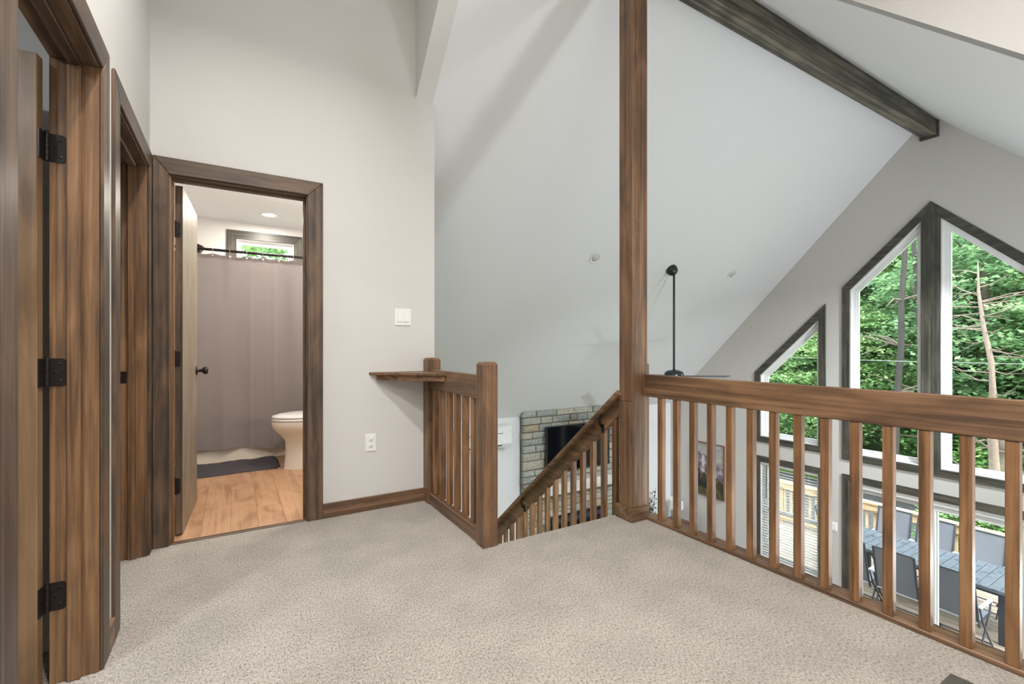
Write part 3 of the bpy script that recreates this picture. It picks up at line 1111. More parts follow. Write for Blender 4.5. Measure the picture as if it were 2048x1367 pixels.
hr = thing('grab_rail', 'slim wooden grab rail on two black brackets along the stair railing', 'handrail', (2.1, 2.2, 0.8))
d = Vector((0, math.cos(SA), -math.sin(SA)))
pts = [Vector((2.112, 2.195, 0.797)) + d * t for t in (0.0, 0.5, 1.0, 1.6, 2.2, 2.9)]
build(MB().tube(pts, 0.020, 14), 'rail', WY, hr)
for t in (0.22, 1.52):
    c = Vector((2.112, 2.195, 0.797)) + d * t
    m_ = MB()
    m_.tube([c + Vector((0, 0, -0.02)), c + Vector((-0.004, 0.012, -0.06)), c + Vector((0.012, 0.02, -0.1)), c + Vector((0.044, 0.025, -0.118))], 0.008, 8)
    m_.box(c.x + 0.036, c.x + 0.0446, c.y + 0.012, c.y + 0.038, c.z - 0.15, c.z - 0.09)
    m_.lathe([(0.0, 0.0), (0.02, 0.0), (0.02, -0.006), (0.0, -0.008)], tuple(c + Vector((0.0445, 0.025, -0.118))), 14, 'X')
    m_.box(c.x - 0.008, c.x + 0.008, c.y - 0.02, c.y + 0.03, c.z - 0.026, c.z - 0.02)
    build(m_, 'bracket', BRONZE, hr)

st = thing('staircase', 'carpeted stairs going down beside the guard', 'stairs', (1.7, 2.24, -2.75))
nst = 14
rise = 2.75 / nst
run = rise / SL
for k in range(nst - 1):
    z = -(k + 1) * rise
    y = 2.24 + k * run
    bx('tread', (1.25, 2.145, y, y + run + 0.02, z - 0.05, z), CARPET, st, 0.006)
    bx('riser', (1.25, 2.145, y, y + 0.018, z - rise + 0.001, z - 0.05), CARPET, st)

# corner shelf on the guard
sh = thing('corner_shelf', 'small triangular wooden corner shelf fixed where the guard meets the wall', 'shelf', (1.1, 3.1, 0.87))
tip, rt = (0.770, YB - 0.001), (1.166, 2.765)
cor = (1.166, YB - 0.001)
build(MB().prism([tip, (tip[0] + 0.02, tip[1] - 0.03), (rt[0] - 0.0, rt[1]), (1.151, 3.05), (1.151, cor[1])], 'Z', 0.903, 0.92), 'board', WX, sh, 0.002)
t_ = Vector((rt[0] - tip[0], rt[1] - tip[1])).normalized()
n_ = Vector((-t_.y, t_.x))
p0 = Vector((tip[0] + 0.045, tip[1] - 0.026))
p1 = Vector((rt[0] - 0.001, rt[1] + 0.02))
pr = [p0, p1, p1 + Vector((0, 0.025)), p0 + Vector((0.02, 0.024))]
build(MB().prism([(v.x, v.y) for v in pr], 'Z', 0.866, 0.903), 'apron', WX, sh, 0.0015)
bx('wall_cleat', (0.87, 1.15, YB - 0.018, YB - 0.001, 0.872, 0.903), WX, sh)

# ------------------------------------------------------------------ small wall fittings on the loft
sw = thing('light_switch', 'white double rocker switch plate on the loft wall above the shelf', 'switch', (1.0035, YB, 1.295))
bx('plate', (0.944, 1.063, YB - 0.006, YB, 1.237, 1.353), PLATE, sw, 0.003)
for x in (0.979, 1.026):
    r_ = bx('rocker_frame', (x - 0.0185, x + 0.0185, YB - 0.0072, YB - 0.005, 1.260, 1.330), PLATE, sw, 0.0006)
    m_ = MB().prism([(YB - 0.0068, 1.263), (YB - 0.0068, 1.327), (YB - 0.009, 1.327), (YB - 0.0115, 1.263)], 'X', x - 0.0155, x + 0.0155)
    sub(m_, 'rocker', PLATE, r_)
ou = thing('wall_outlet', 'white duplex outlet low on the loft wall', 'outlet', (0.783, YB, 0.45))
bx('plate', (0.747, 0.819, YB - 0.006, YB, 0.392, 0.508), PLATE, ou, 0.003)
for zc in (0.470, 0.430):
    f_ = build(MB().lathe([(0.0, -0.0075), (0.0155, -0.0075), (0.017, -0.006), (0.017, -0.004)], (0.783, YB, zc), 20, 'Y'), 'receptacle', PLATE, ou)
    m_ = MB()
    m_.box(0.7755, 0.778, YB - 0.0078, YB - 0.007, zc + 0.001, zc + 0.010)
    m_.box(0.788, 0.7905, YB - 0.0078, YB - 0.007, zc + 0.002, zc + 0.009)
    m_.tube([(0.783, YB - 0.0079, zc - 0.007), (0.783, YB - 0.007, zc - 0.007)], 0.0026, 8)
    sub(m_, 'slot', SLOT, f_)
fr = thing('floor_register', 'grey metal floor vent set in the carpet near the loft railing', 'vent', (1.99, 0.42, 0))
bx('frame', (1.925, 2.05, 0.27, 0.575, 0.0, 0.006), REG, fr, 0.002)
for k in range(12):
    y = 0.30 + k * 0.0215
    bx('louvre', (1.945, 2.03, y, y + 0.012, 0.006, 0.009), REG, fr, 0.001)


# ------------------------------------------------------------------ ceiling lights
def can(label, loc, normal, watts=0.0, col=(1, 1, 1), glow=0.0, r=0.078, group=None, spread=180):
    z = Vector(normal).normalized()
    e = thing('recessed_light', label, 'ceiling light', loc, group=group, local=True)
    e.rotation_mode = 'QUATERNION'
    e.rotation_quaternion = z.to_track_quat('Z', 'Y')
    m = MB().lathe([(r, 0.0), (r + 0.004, 0.003), (r - 0.004, 0.006), (r * 0.78, 0.005), (r * 0.70, -0.0), (r * 0.70, 0.0)], n=32)
    build(m, 'trim_ring', WHITE, e)
    mat = emit_mat('lit_diffuser', col, glow) if glow else plain('unlit_diffuser', (0.6, 0.61, 0.6), 0.5)
    build(MB().lathe([(0.0, 0.0012), (r * 0.70, 0.0012), (r * 0.70, 0.0)], n=32), 'diffuser', mat, e)
    if watts:
        ld = bpy.data.lights.new('bulb', 'AREA')
        ld.shape = 'DISK'
        ld.size = 0.11
        ld.energy = watts
        ld.spread = math.radians(spread)
        ld.color = col
        lo = bpy.data.objects.new('bulb', ld)
        COL.objects.link(lo)
        lo.parent = e
        lo.location = (0, 0, 0.012)
        lo.rotation_euler = (PI, 0, 0)
    return e


WARM = (1.0, 0.972, 0.94)
SOFT = (0.885, 0.955, 1.0)
FN = (0, -1, -1)
NN = (0.35, 1, -1)
can('recessed ceiling light on the far slope, seen left of the tall post', (3.42, 3.91, zfar(3.91) - 0.0005), FN)
can('recessed ceiling light on the far slope beside the gable wall', (5.86, 3.90, zfar(3.90) - 0.0005), FN)
for x in (3.42, 5.86):  # unseen fill lights, added and aimed to brighten the eave wall
    can('added recessed fill light on the near ceiling slope outside the frame', (x, 0.43, znear(0.43) - 0.0005), NN, GREAT_W, SOFT, 12, spread=80, group='added fill lights on the near slope')
for (x, y) in ((0.1, 1.45), (0.35, -0.3), (0.9, -1.15)):  # last position is an added fill light behind the viewpoint
    can('unseen lit recessed light in the flat loft ceiling outside the frame', (x, y, FLATZ - 0.0005), (0, 0, -1), LOFT_W, WARM, 12, spread=142, group='recessed lights of the loft')
can('glowing round recessed light in the bathroom ceiling', (0.31, 5.42, 2.4545), (0, 0, -1), BATH_W, (1.0, 0.93, 0.85), 20, r=0.085)
can('unseen bedroom ceiling light behind the nearest doorway', (-1.5, 0.8, 2.4495), (0, 0, -1), ROOM_W, SOFT, 12)  # unseen source that lights the closed bedroom box
vl = thing('bath_fill_light', 'unseen bathroom fill light on the wall, hidden beside the doorway', 'wall light', (1.05, 3.75, 2.0))  # unseen wall fixture whose bulb lifts the bathroom brightness
bx('backplate', (1.03, 1.06, 3.5, 4.0, 1.95, 2.05), BRONZE, vl, 0.003)
for y in (3.57, 3.75, 3.93):
    build(MB().lathe([(0.02, 0.0), (0.045, -0.04), (0.05, -0.1), (0.0, -0.1)], (0.97, y, 2.0), 16), 'shade', emit_mat('lit_shade', (1, 0.8, 0.58), 6), vl)
ld = bpy.data.lights.new('bulb', 'POINT')
ld.energy = 40
ld.color = (1.0, 0.92, 0.84)
ld.shadow_soft_size = 0.08
lo = bpy.data.objects.new('bulb', ld)
COL.objects.link(lo)
lo.location = (0.86, 3.75, 1.93)
lo.parent = vl
lo.matrix_parent_inverse = Matrix.Translation(vl['_at']).inverted()

for k, (x, y) in enumerate(((3.5, -0.5), (5.7, -0.6))):  # added uplights out of view, there to brighten the ceiling slopes
    tl = thing('fill_uplight', ('added black fill uplight under the loft railing, outside the frame', 'added black fill uplight by the near window, outside the frame')[k], 'lamp', (x, y, FLOOR2))
    build(MB().lathe([(0.0, 0.0), (0.15, 0.0), (0.15, 0.02), (0.02, 0.03), (0.012, 0.06), (0.012, 1.66), (0.03, 1.68), (0.17, 1.78), (0.175, 1.78), (0.03, 1.67)], (x, y, FLOOR2), 28), 'stand', BLACK, tl)
    build(MB().lathe([(0.0, 1.765), (0.15, 1.765)], (x, y, FLOOR2), 28), 'lit_bowl', emit_mat('lit_bowl', SOFT, 8), tl)
    ld = bpy.data.lights.new('bulb', 'AREA')
    ld.shape, ld.size, ld.energy, ld.color = 'DISK', 0.3, UP_W, SOFT
    lo = bpy.data.objects.new('bulb', ld)
    COL.objects.link(lo)
    lo.location = (x, y, FLOOR2 + 1.785)
    lo.rotation_euler = (PI, 0, 0)
    lo.parent = tl
    lo.matrix_parent_inverse = Matrix.Translation(tl['_at']).inverted()

# ------------------------------------------------------------------ bathroom things
tu = thing('bathtub', 'cream bathtub behind the shower curtain', 'bathtub', (0.28, 5.5, 0))
m_ = MB()
m_.box(-0.497, 1.057, 5.12, 5.16, 0, 0.36)
m_.box(-0.497, 1.057, 5.10, 5.20, 0.36, 0.40)
m_.box(-0.497, 1.057, 5.80, 5.897, 0, 0.40)
m_.box(-0.497, -0.42, 5.20, 5.80, 0, 0.40)
m_.box(0.98, 1.057, 5.20, 5.80, 0, 0.40)
m_.box(-0.42, 0.98, 5.16, 5.80, 0.0, 0.06)
build(m_, 'shell', TUBM, tu, 0.01)

cu = thing('shower_curtain', 'grey-brown waffle shower curtain hanging from a dark rod', 'curtain', (0.28, 5.06, 0.1))
nx_, nz_ = 120, 40
vs, fs = [], []
for j in range(nz_ + 1):
    v = j / nz_
    for i in range(nx_ + 1):
        x = -0.48 + 1.52 * i / nx_
        zb = 0.125 + 0.02 * math.sin(5.0 * x + 2.2) + 0.008 * math.sin(17 * x)
        ztop = 1.935 + 0.006 * math.cos(2 * PI * (x + 0.30) / 0.135)
        z = zb + (ztop - zb) * v
        amp = 0.010 + 0.016 * (1 - abs(2 * v - 1))
        y = 5.055 + amp * math.sin(7.3 * x + 0.8) + 0.011 * math.sin(17.5 * x + 1.4 * v) + 0.005 * math.sin(31 * x + 2 * v) + 0.012 * (1 - v)
        for cx_, w_ in ((0.13, 0.006), (-0.09, 0.009), (0.33, 0.007)):
            y -= 0.010 * math.exp(-((x - cx_) / w_ / 2.2) ** 2)
        vs.append((x, y, z))
for j in range(nz_):
    for i in range(nx_):
        k = j * (nx_ + 1) + i
        fs.append((k, k + 1, k + nx_ + 2, k + nx_ + 1))
cp = build(MB().add(vs, fs, True), 'panel', CURT, cu)
hem = []
for i in range(nx_ + 1):
    a = vs[nz_ * (nx_ + 1) + i]
    hem.append((a[0], a[1], a[2]))
m_ = MB()
hv, hf = [], []
for i, p in enumerate(hem):
    hv += [(p[0], p[1] - 0.004, p[2]), (p[0], p[1] - 0.004, p[2] - 0.035)]
    if i:
        k = 2 * i
        hf.append((k - 2, k, k + 1, k - 1))
sub(m_.add(hv, hf, True), 'top_hem', CURT, cp)
for k in range(11):
    x = -0.44 + 0.135 * k
    m_ = MB()
    ring = [(x, 5.08 + 0.021 * math.sin(t), 1.958 + 0.037 * math.cos(t)) for t in [2 * PI * i / 20 for i in range(21)]]
    m_.tube(ring, 0.002, 6)
    rg_ = build(m_, 'ring', CHROME, cu)
    sub(MB().lathe([(0.0, -0.011), (0.008, -0.008), (0.011, 0.0), (0.008, 0.008), (0.0, 0.011)], (x, 5.045, 1.925), 12), 'bead', PLATE, rg_)
rd = thing('curtain_rod', 'dark bronze shower rod across the bathroom', 'curtain rod', (0.28, 5.08, 1.985))
build(MB().tube([(-0.498, 5.08, 1.982), (1.058, 5.08, 1.982)], 0.0125, 14), 'rod', BRONZE, rd)
for x0, x1 in ((-0.499, -0.485), (1.045, 1.059)):
    build(MB().tube([(x0, 5.08, 1.982), (x1, 5.08, 1.982)], 0.028, 16), 'flange', BRONZE, rd)
shd = thing('wall_shower', 'dark shower head on an angled arm beside the curtain rod', 'shower', (-0.4, 5.5, 2.05))
build(MB().tube([(-0.499, 5.5, 2.16), (-0.44, 5.5, 2.155), (-0.37, 5.5, 2.10)], 0.009, 10), 'arm', BRONZE, shd)
m_ = MB()
c0, dr = Vector((-0.37, 5.5, 2.10)), Vector((0.82, -0.15, -0.55)).normalized()
m_.tube([c0, c0 + dr * 0.03, c0 + dr * 0.05, c0 + dr * 0.10, c0 + dr * 0.115], [0.012, 0.018, 0.034, 0.042, 0.04], 18)
build(m_, 'head', BRONZE, shd)

bm_ = thing('bath_mat', 'dark grey crumpled bath mat on the floor along the tub', 'bath mat', (0, 4.85, 0))
vs, fs = [], []
ni, nj = 50, 24
for j in range(nj + 1):
    for i in range(ni + 1):
        u, v = i / ni, j / nj
        x = -0.47 + 0.83 * u
        y = 4.63 + 0.44 * v + 0.012 * math.sin(9 * x) * (1 - v)
        z = 0.022 + 0.028 * math.exp(-((v - 0.72 - 0.1 * math.sin(6 * x)) / 0.1) ** 2) * (1 - 0.4 * u) + 0.012 * math.exp(-((v - 0.3 + 0.1 * u) / 0.06) ** 2) + 0.006 * math.sin(23 * x + 9 * v)
        ed = min(u, 1 - u, v, 1 - v)
        rr = 0.06
        if u > 0.93 and (v < .12 or v > .88):
            x -= 0.025
        z *= min(1, 0.15 + ed / 0.05)
        vs.append((x, y, max(0.003, z)))
n0 = len(vs)
for (x, y, z) in list(vs):
    vs.append((x, y, 0.001))
w_ = ni + 1
for j in range(nj):
    for i in range(ni):
        k = j * w_ + i
        fs.append((k, k + 1, k + w_ + 1, k + w_))
        fs.append((n0 + k, n0 + k + w_, n0 + k + w_ + 1, n0 + k + 1))
bd = [i for i in range(w_)] + [j * w_ + ni for j in range(1, nj + 1)] + [nj * w_ + i for i in range(ni - 1, -1, -1)] + [j * w_ for j in range(nj - 1, 0, -1)]
for i in range(len(bd)):
    p, q2 = bd[i], bd[(i + 1) % len(bd)]
    fs.append((p, n0 + p, n0 + q2, q2))
build(MB().add(vs, fs, True), 'mat', MAT, bm_)

to = thing('toilet', 'cream toilet with a closed lid, cut off by the doorway', 'toilet', (0.62, 4.60, 0))


def egg(cx_, rx_front, rx_back, ry, z, n=36, yc=4.60):
    out = []
    for k in range(n):
        t = 2 * PI * k / n
        c, s_ = math.cos(t), math.sin(t)
        rx_ = rx_back if c > 0 else rx_front
        out.append((cx_ + rx_ * c, yc + ry * s_ * (1 if c > 0 else (1 - 0.10 * c * c)), z))
    return out


build(MB().loft([egg(0.66, 0.285, 0.22, 0.115, 0.0), egg(0.66, 0.28, 0.22, 0.112, 0.03), egg(0.66, 0.268, 0.21, 0.105, 0.16),
                 egg(0.65, 0.262, 0.21, 0.115, 0.25), egg(0.62, 0.28, 0.23, 0.150, 0.31), egg(0.58, 0.285, 0.25, 0.178, 0.36),
                 egg(0.56, 0.28, 0.26, 0.188, 0.40), egg(0.56, 0.278, 0.26, 0.188, 0.43)]), 'bowl', CERAM, to)
build(MB().loft([egg(0.56, 0.272, 0.22, 0.183, 0.433), egg(0.56, 0.280, 0.22, 0.19, 0.440), egg(0.56, 0.280, 0.22, 0.19, 0.448), egg(0.56, 0.274, 0.22, 0.184, 0.455)]), 'seat', PLATE, to)
build(MB().loft([egg(0.56, 0.272, 0.22, 0.183, 0.458), egg(0.56, 0.280, 0.22, 0.19, 0.464), egg(0.56, 0.276, 0.22, 0.187, 0.476), egg(0.57, 0.24, 0.2, 0.155, 0.488), egg(0.58, 0.12, 0.12, 0.08, 0.492)]), 'lid', PLATE, to)
tk = bx('tank', (0.85, 1.05, 4.39, 4.81, 0.42, 0.76), CERAM, to, 0.015)
sub(MB().box(0.84, 1.055, 4.38, 4.82, 0.762, 0.79), 'tank_lid', CERAM, tk, 0.008)

# ------------------------------------------------------------------ great room
fan = thing('ceiling_fan', 'black ceiling fan on a long downrod below the far slope', 'ceiling fan', (4.66, 3.93, 0.65))
cx_, cy_ = 4.66, 3.93
zt = zfar(cy_)
m_ = MB()
ax = Vector((0, -1, -1)).normalized()
c0 = Vector((cx_, cy_, zt))
m_.tube([c0, c0 + ax * 0.02, c0 + ax * 0.05, c0 + ax * 0.075, c0 + ax * 0.085], [0.072, 0.072, 0.064, 0.045, 0.02], 24)
build(m_, 'canopy', FANB, fan)
build(MB().tube([(cx_, cy_ - 0.045, zt - 0.06), (cx_, cy_ - 0.045, 0.80)], 0.013, 12), 'downrod', BLACK, fan)
cy_ -= 0.045
build(MB().lathe([(0.0, 0.815), (0.016, 0.815), (0.018, 0.80), (0.07, 0.795), (0.105, 0.775), (0.118, 0.74), (0.118, 0.66), (0.09, 0.62), (0.0, 0.615)], (cx_, cy_, 0), 28), 'motor_housing', FANB, fan)
for k in range(5):
    t = math.radians(-33 + 72 * k)
    ct, s_ = math.cos(t), math.sin(t)

    def bl(r, w, z):
        return (cx_ + r * ct - w * s_, cy_ + r * s_ + w * ct, z)
    m_ = MB().add([bl(0.12, -0.045, 0.735), bl(0.66, -0.065, 0.735), bl(0.66, 0.065, 0.712), bl(0.12, 0.045, 0.718),
                   bl(0.12, -0.045, 0.728), bl(0.66, -0.065, 0.728), bl(0.66, 0.065, 0.705), bl(0.12, 0.045, 0.711)],
                  [(0, 1, 2, 3), (4, 7, 6, 5), (0, 4, 5, 1), (1, 5, 6, 2), (2, 6, 7, 3), (3, 7, 4, 0)])
    build(m_, 'blade', FANB, fan, 0.001)

# fireplace: mortared back, single stones, mantel, firebox
FX0, FX1, FTOP, FY = 3.69, 5.69, 0.115, 5.83
fp = thing('stone_fireplace', 'grey and tan stone chimney breast with a pale mantel on the eave wall', 'fireplace', (4.69, 5.89, FLOOR2))
TVX = (4.055, 5.325)
BOXX, BOXT = (4.15, 5.23), -1.56
bx('mortar_bed', (FX0 + 0.015, FX1 - 0.015, FY + 0.03, YF - 0.001, FLOOR2, FTOP - 0.01), MORTAR, fp)
rs = random.Random(5)
z = FTOP
protos = []
for k in range(10):
    m_ = MB()
    j = [rs.uniform(-0.06, 0.06) for _ in range(8)]
    d0 = 0.12

    def q3(a, b, c, i):
        return (a * (0.5 - 0.0), b * 0.5, c * 0.5)
    fr_ = [(-0.5 + abs(j[0]) * .25, -0.5 + abs(j[1]) * .6), (0.5 - abs(j[2]) * .25, -0.5 + abs(j[3]) * .6), (0.5 - abs(j[4]) * .25, 0.5 - abs(j[5]) * .6), (-0.5 + abs(j[6]) * .25, 0.5 - abs(j[7]) * .6)]
    back = [(a, 0.5, b) for a, b in fr_]
    mid = [(a, -0.3, b) for a, b in fr_]
    front = [(a * 0.93, -0.5 + rs.uniform(-.08, .08), b * 0.86) for a, b in fr_]
    ctr = (0, -0.5 - 0.12, 0)
    vs = back + mid + front + [ctr]
    fs = [(3, 2, 1, 0)]
    for i in range(4):
        n_i = (i + 1) % 4
        fs += [(i, n_i, 4 + n_i, 4 + i), (4 + i, 4 + n_i, 8 + n_i, 8 + i), (8 + i, 8 + n_i, 12)]
    protos.append(m_.add(vs, fs).mesh('stone', STONE))
inv = Matrix.Translation(fp['_at']).inverted()
cnt = 0
while z > -2.35:
    h = rs.choice((0.09, 0.1, 0.11, 0.125, 0.14, 0.18))
    x = FX0 + rs.uniform(-0.01, 0.004)
    while x < FX1 - 0.05:
        w = rs.uniform(0.14, 0.42)
        if x + w > FX1 - 0.1:
            w = FX1 - x + rs.uniform(-0.005, 0.01)
        xc, zc = x + w / 2, z - h / 2
        x += w
        if BOXX[0] - 0.02 < xc < BOXX[1] + 0.02 and zc < BOXT + 0.02:
            continue
        parts_ = [(h, zc)]
        if w < 0.3 and h > 0.12 and rs.random() < 0.6:
            parts_ = [(h / 2, z - h / 4), (h / 2, z - 3 * h / 4)]
        for hh, zz in parts_:
            o = bpy.data.objects.new('stone', rs.choice(protos))
            COL.objects.link(o)
            o.parent = fp
            o.matrix_parent_inverse = inv
            dp = 0.06 + rs.uniform(-0.008, 0.012)
            o.location = (xc, FY + 0.04 + rs.uniform(-0.004, 0.004), zz)
            o.scale = (w - 0.007, dp, hh - 0.007)
            cnt += 1
    z -= h
bx('mantel', (3.82, 5.62, 5.63, FY + 0.04, -1.148, -0.985), MANTEL, fp, 0.008)
fx = bx('firebox', (BOXX[0], BOXX[1], 5.79, FY + 0.06, -2.4, BOXT), BLACK, fp, 0.004)
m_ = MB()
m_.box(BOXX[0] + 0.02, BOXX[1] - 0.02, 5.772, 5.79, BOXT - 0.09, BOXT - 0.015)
sub(m_, 'sheen_band', plain('blue_sheen_metal', (0.06, 0.075, 0.1), 0.3, metal=0.5), fx, 0.003)  # blue colour stands in for a reflection on the black insert
sub(MB().box(BOXX[0] + 0.06, BOXX[1] - 0.06, 5.782, 5.79, -2.3, BOXT - 0.11), 'fire_glass', TVS, fx)

tv = thing('television', 'large black television hung on the stone above the mantel', 'television', (4.69, 5.75, -0.5))
bx('bezel', (TVX[0], TVX[1], 5.745, 5.785, -0.845, -0.13), TVB, tv, 0.004)
bx('screen', (TVX[0] + 0.012, TVX[1] - 0.012, 5.7435, 5.7455, -0.83, -0.142), TVS, tv)
bx('wall_mount', (4.5, 4.9, 5.785, FY + 0.02, -0.6, -0.35), BLACK, tv)

ac = thing('air_conditioner', 'white wall-mounted split air conditioner left of the fireplace', 'air conditioner', (3.03, 5.85, -0.36))
prof = [(YF - 0.001, -0.05), (5.78, -0.05), (5.745, -0.075), (5.74, -0.30), (5.775, -0.365), (YF - 0.001, -0.37)]
build(MB().prism(prof, 'X', 2.62, 3.44), 'casing', WHITE, ac, 0.006)
bx('intake_slot', (2.64, 3.29, 5.7375, 5.742, -0.152, -0.145), SLOT, ac)
bx('outlet_slot', (2.66, 3.27, 5.7375, 5.745, -0.325, -0.312), SLOT, ac)
bx('badge', (3.395, 3.407, 5.7385, 5.741, -0.14, -0.128), plain('grey_badge', (0.4, 0.4, 0.4), 0.4), ac)

pic = thing('framed_painting', 'mountain landscape painting in a thin reddish frame on the gable wall', 'picture', (XG, 5.12, -1.04))
py0, py1, pz0, pz1 = 4.82, 5.45, -1.50, -0.578
for (a, b, c, d_) in (((py0, pz0), (py1, pz0), (py1 - .016, pz0 + .016), (py0 + .016, pz0 + .016)), ((py1, pz0), (py1, pz1), (py1 - .016, pz1 - .016), (py1 - .016, pz0 + .016)),
                      ((py1, pz1), (py0, pz1), (py0 + .016, pz1 - .016), (py1 - .016, pz1 - .016)), ((py0, pz1), (py0, pz0), (py0 + .016, pz0 + .016), (py0 + .016, pz1 - .016))):
    build(MB().prism([a, b, c, d_], 'X', XG - 0.032, XG - 0.001), 'frame_side', plain('copper_frame', (0.2, 0.09, 0.06), 0.5), pic)
bx('canvas', (XG - 0.022, XG - 0.001, py0 + 0.014, py1 - 0.014, pz0 + 0.014, pz1 - 0.014), PAINTING, pic)
s2 = thing('light_switch', 'white switch plate beside the patio door trim in the great room', 'switch', (XG, 3.178, -1.37))
bx('plate', (XG - 0.006, XG, 3.137, 3.22, -1.43, -1.312), PLATE, s2, 0.003)
for y in (3.16, 3.197):
    bx('rocker', (XG - 0.010, XG - 0.005, y - 0.013, y + 0.013, -1.405, -1.337), PLATE, s2, 0.001)

la = thing('table_lamp', 'black lamp with a white drum shade on the corner table', 'lamp', (6.78, 5.62, -2.15))
build(MB().lathe([(0.138, -1.80), (0.138, -1.64)], (6.78, 5.62, 0), 28), 'shade', CERW, la)
build(MB().lathe([(0.0, -2.149), (0.09, -2.149), (0.09, -2.13), (0.045, -2.12), (0.045, -1.8), (0.012, -1.78), (0.012, -1.7), (0.0, -1.69)], (6.78, 5.62, 0), 20), 'body', BLACK, la)
ta = thing('side_table', 'small dark side table in the corner under the lamp', 'side table', (6.78, 5.62, FLOOR2))
build(MB().lathe([(0.0, -2.18), (0.23, -2.18), (0.23, -2.15), (0.0, -2.15)], (6.78, 5.62, 0), 28), 'top', BLACK, ta)
for k in range(3):
    t = 2 * PI * k / 3
    build(MB().tube([(6.78 + 0.2 * math.cos(t), 5.62 + 0.2 * math.sin(t), -2.18), (6.78 + 0.22 * math.cos(t), 5.62 + 0.22 * math.sin(t), FLOOR2)], 0.016, 8), 'leg', BLACK, ta)
so = thing('armchair', 'brown leather armchair whose sloping back edge shows below the lamp', 'armchair', (6.2, 5.2, FLOOR2))
build(MB().prism([(4.88, -2.4), (4.91, -1.865), (5.10, -1.80), (5.42, -1.82), (5.5, -1.88), (5.52, -2.4)], 'X', 6.30, 6.48), 'backrest', LEATHER, so, 0.02)
bx('seat', (5.72, 6.30, 5.0, 5.42, -2.45, -2.30), LEATHER, so, 0.03)
for y in (4.87, 5.42):
    bx('arm', (5.7, 6.3, y, y + 0.13, -2.62, -2.16), LEATHER, so, 0.03)
bx('base', (5.71, 6.46, 4.9, 5.52, -2.7, -2.45), LEATHER, so, 0.02)
for x in (5.77, 6.4):
    for y in (4.95, 5.47):
        bx('foot', (x - 0.02, x + 0.02, y - 0.02, y + 0.02, FLOOR2, -2.7), BLACK, so)


# ------------------------------------------------------------------ leaves
def leaf_mesh(name, centres, sizes, tones, mat, flat=0.5, seed=1, aspect=0.75, droop=0.15):
    """Many bent diamond leaves as one mesh with a tone per leaf."""
    r = np.random.default_rng(seed)
    n = len(centres)
    nrm = r.normal(size=(n, 3))
    nrm[:, 2] = np.abs(nrm[:, 2]) + flat * 2.2
    nrm /= np.linalg.norm(nrm, axis=1)[:, None]
    a = r.normal(size=(n, 3))
    a -= nrm * (a * nrm).sum(1)[:, None]
    a /= np.linalg.norm(a, axis=1)[:, None]
    b = np.cross(nrm, a)
    s = sizes[:, None]
    p0 = centres - a * s * 0.5
    p1 = centres + b * s * 0.5 * aspect - nrm * s * droop
    p2 = centres + a * s * 0.5 - nrm * s * droop
    p3 = centres - b * s * 0.5 * aspect - nrm * s * droop
    co = np.stack([p0, p1, p2, p3], 1).reshape(-1, 3)
    idx = np.arange(n) * 4
    tri = np.stack([idx, idx + 1, idx + 2, idx, idx + 2, idx + 3], 1).reshape(-1)
    me = bpy.data.meshes.new(name)
    me.vertices.add(4 * n)
    me.vertices.foreach_set('co', co.astype(np.float32).reshape(-1))
    me.loops.add(6 * n)
    me.loops.foreach_set('vertex_index', tri.astype(np.int32))
    me.polygons.add(2 * n)
    me.polygons.foreach_set('loop_start', (np.arange(2 * n) * 3).astype(np.int32))
    me.update(calc_edges=True)
    at = me.attributes.new('tone', 'FLOAT', 'POINT')
    at.data.foreach_set('value', np.repeat(tones, 4).astype(np.float32))
    me.materials.append(mat)
    me.validate()
    return me


def crown_points(seed, n_spray, per, rx, rz, zc, spray=0.55, thick=0.06, hollow=0.35):
    r = np.random.default_rng(seed)
    d = r.normal(size=(n_spray, 3))
    d /= np.linalg.norm(d, axis=1)[:, None]
    rad = hollow + (1 - hollow) * r.random(n_spray) ** 0.5
    c = d * rad[:, None] * np.array([rx, rx, rz])
    c[:, 2] += zc
    pts, tone = [], []
    st = r.random(n_spray)
    for k in range(n_spray):
        m = per
        ang = r.random(m) * 2 * PI
        rr = np.sqrt(r.random(m)) * spray * (0.6 + 0.8 * r.random())
        q = np.stack([rr * np.cos(ang), rr * np.sin(ang), r.normal(size=m) * thick - 0.12 * rr], 1)
        pts.append(c[k] + q)
        tone.append(np.clip(0.2 + 0.6 * st[k] + 0.22 * r.normal(size=m), 0, 1))
    return np.concatenate(pts), np.concatenate(tone)


def trunk_mb(pts, r0, r1, n=9):
    m = MB()
    k = len(pts)
    m.tube(pts, [r0 + (r1 - r0) * i / (k - 1) for i in range(k)], n)
    return m


# potted tree right of the fireplace
pl = thing('potted_tree', 'slender leafy potted tree in the corner right of the fireplace', 'plant', (6.27, 5.76, FLOOR2))
build(MB().lathe([(0.0, 0.0), (0.13, 0.0), (0.17, 0.3), (0.15, 0.3), (0.14, 0.26), (0.0, 0.26)], (6.27, 5.76, FLOOR2), 22), 'pot', POT, pl)
m_ = MB()
rs2 = random.Random(3)
pp, tt = [], []
for k in range(9):
    t = 2 * PI * k / 9
    r_ = rs2.uniform(0.06, 0.15)
    ztop_ = rs2.uniform(-1.75, -1.34)
    p_ = [(6.27, 5.76, FLOOR2 + 0.25), (6.27 + 0.02 * math.cos(t), 5.76 + 0.02 * math.sin(t), -2.15), (6.27 + r_ * math.cos(t), 5.76 + r_ * math.sin(t), ztop_)]
    m_.tube(p_, [0.012, 0.007, 0.002], 6)
    for s_ in range(26):
        u = rs2.uniform(0.0, 1.0)
        q_ = Vector(p_[1]).lerp(Vector(p_[2]), u)
        pp.append((q_.x + rs2.gauss(0, .03), q_.y + rs2.gauss(0, .03), q_.z + rs2.gauss(0, .03)))
        tt.append(rs2.random())
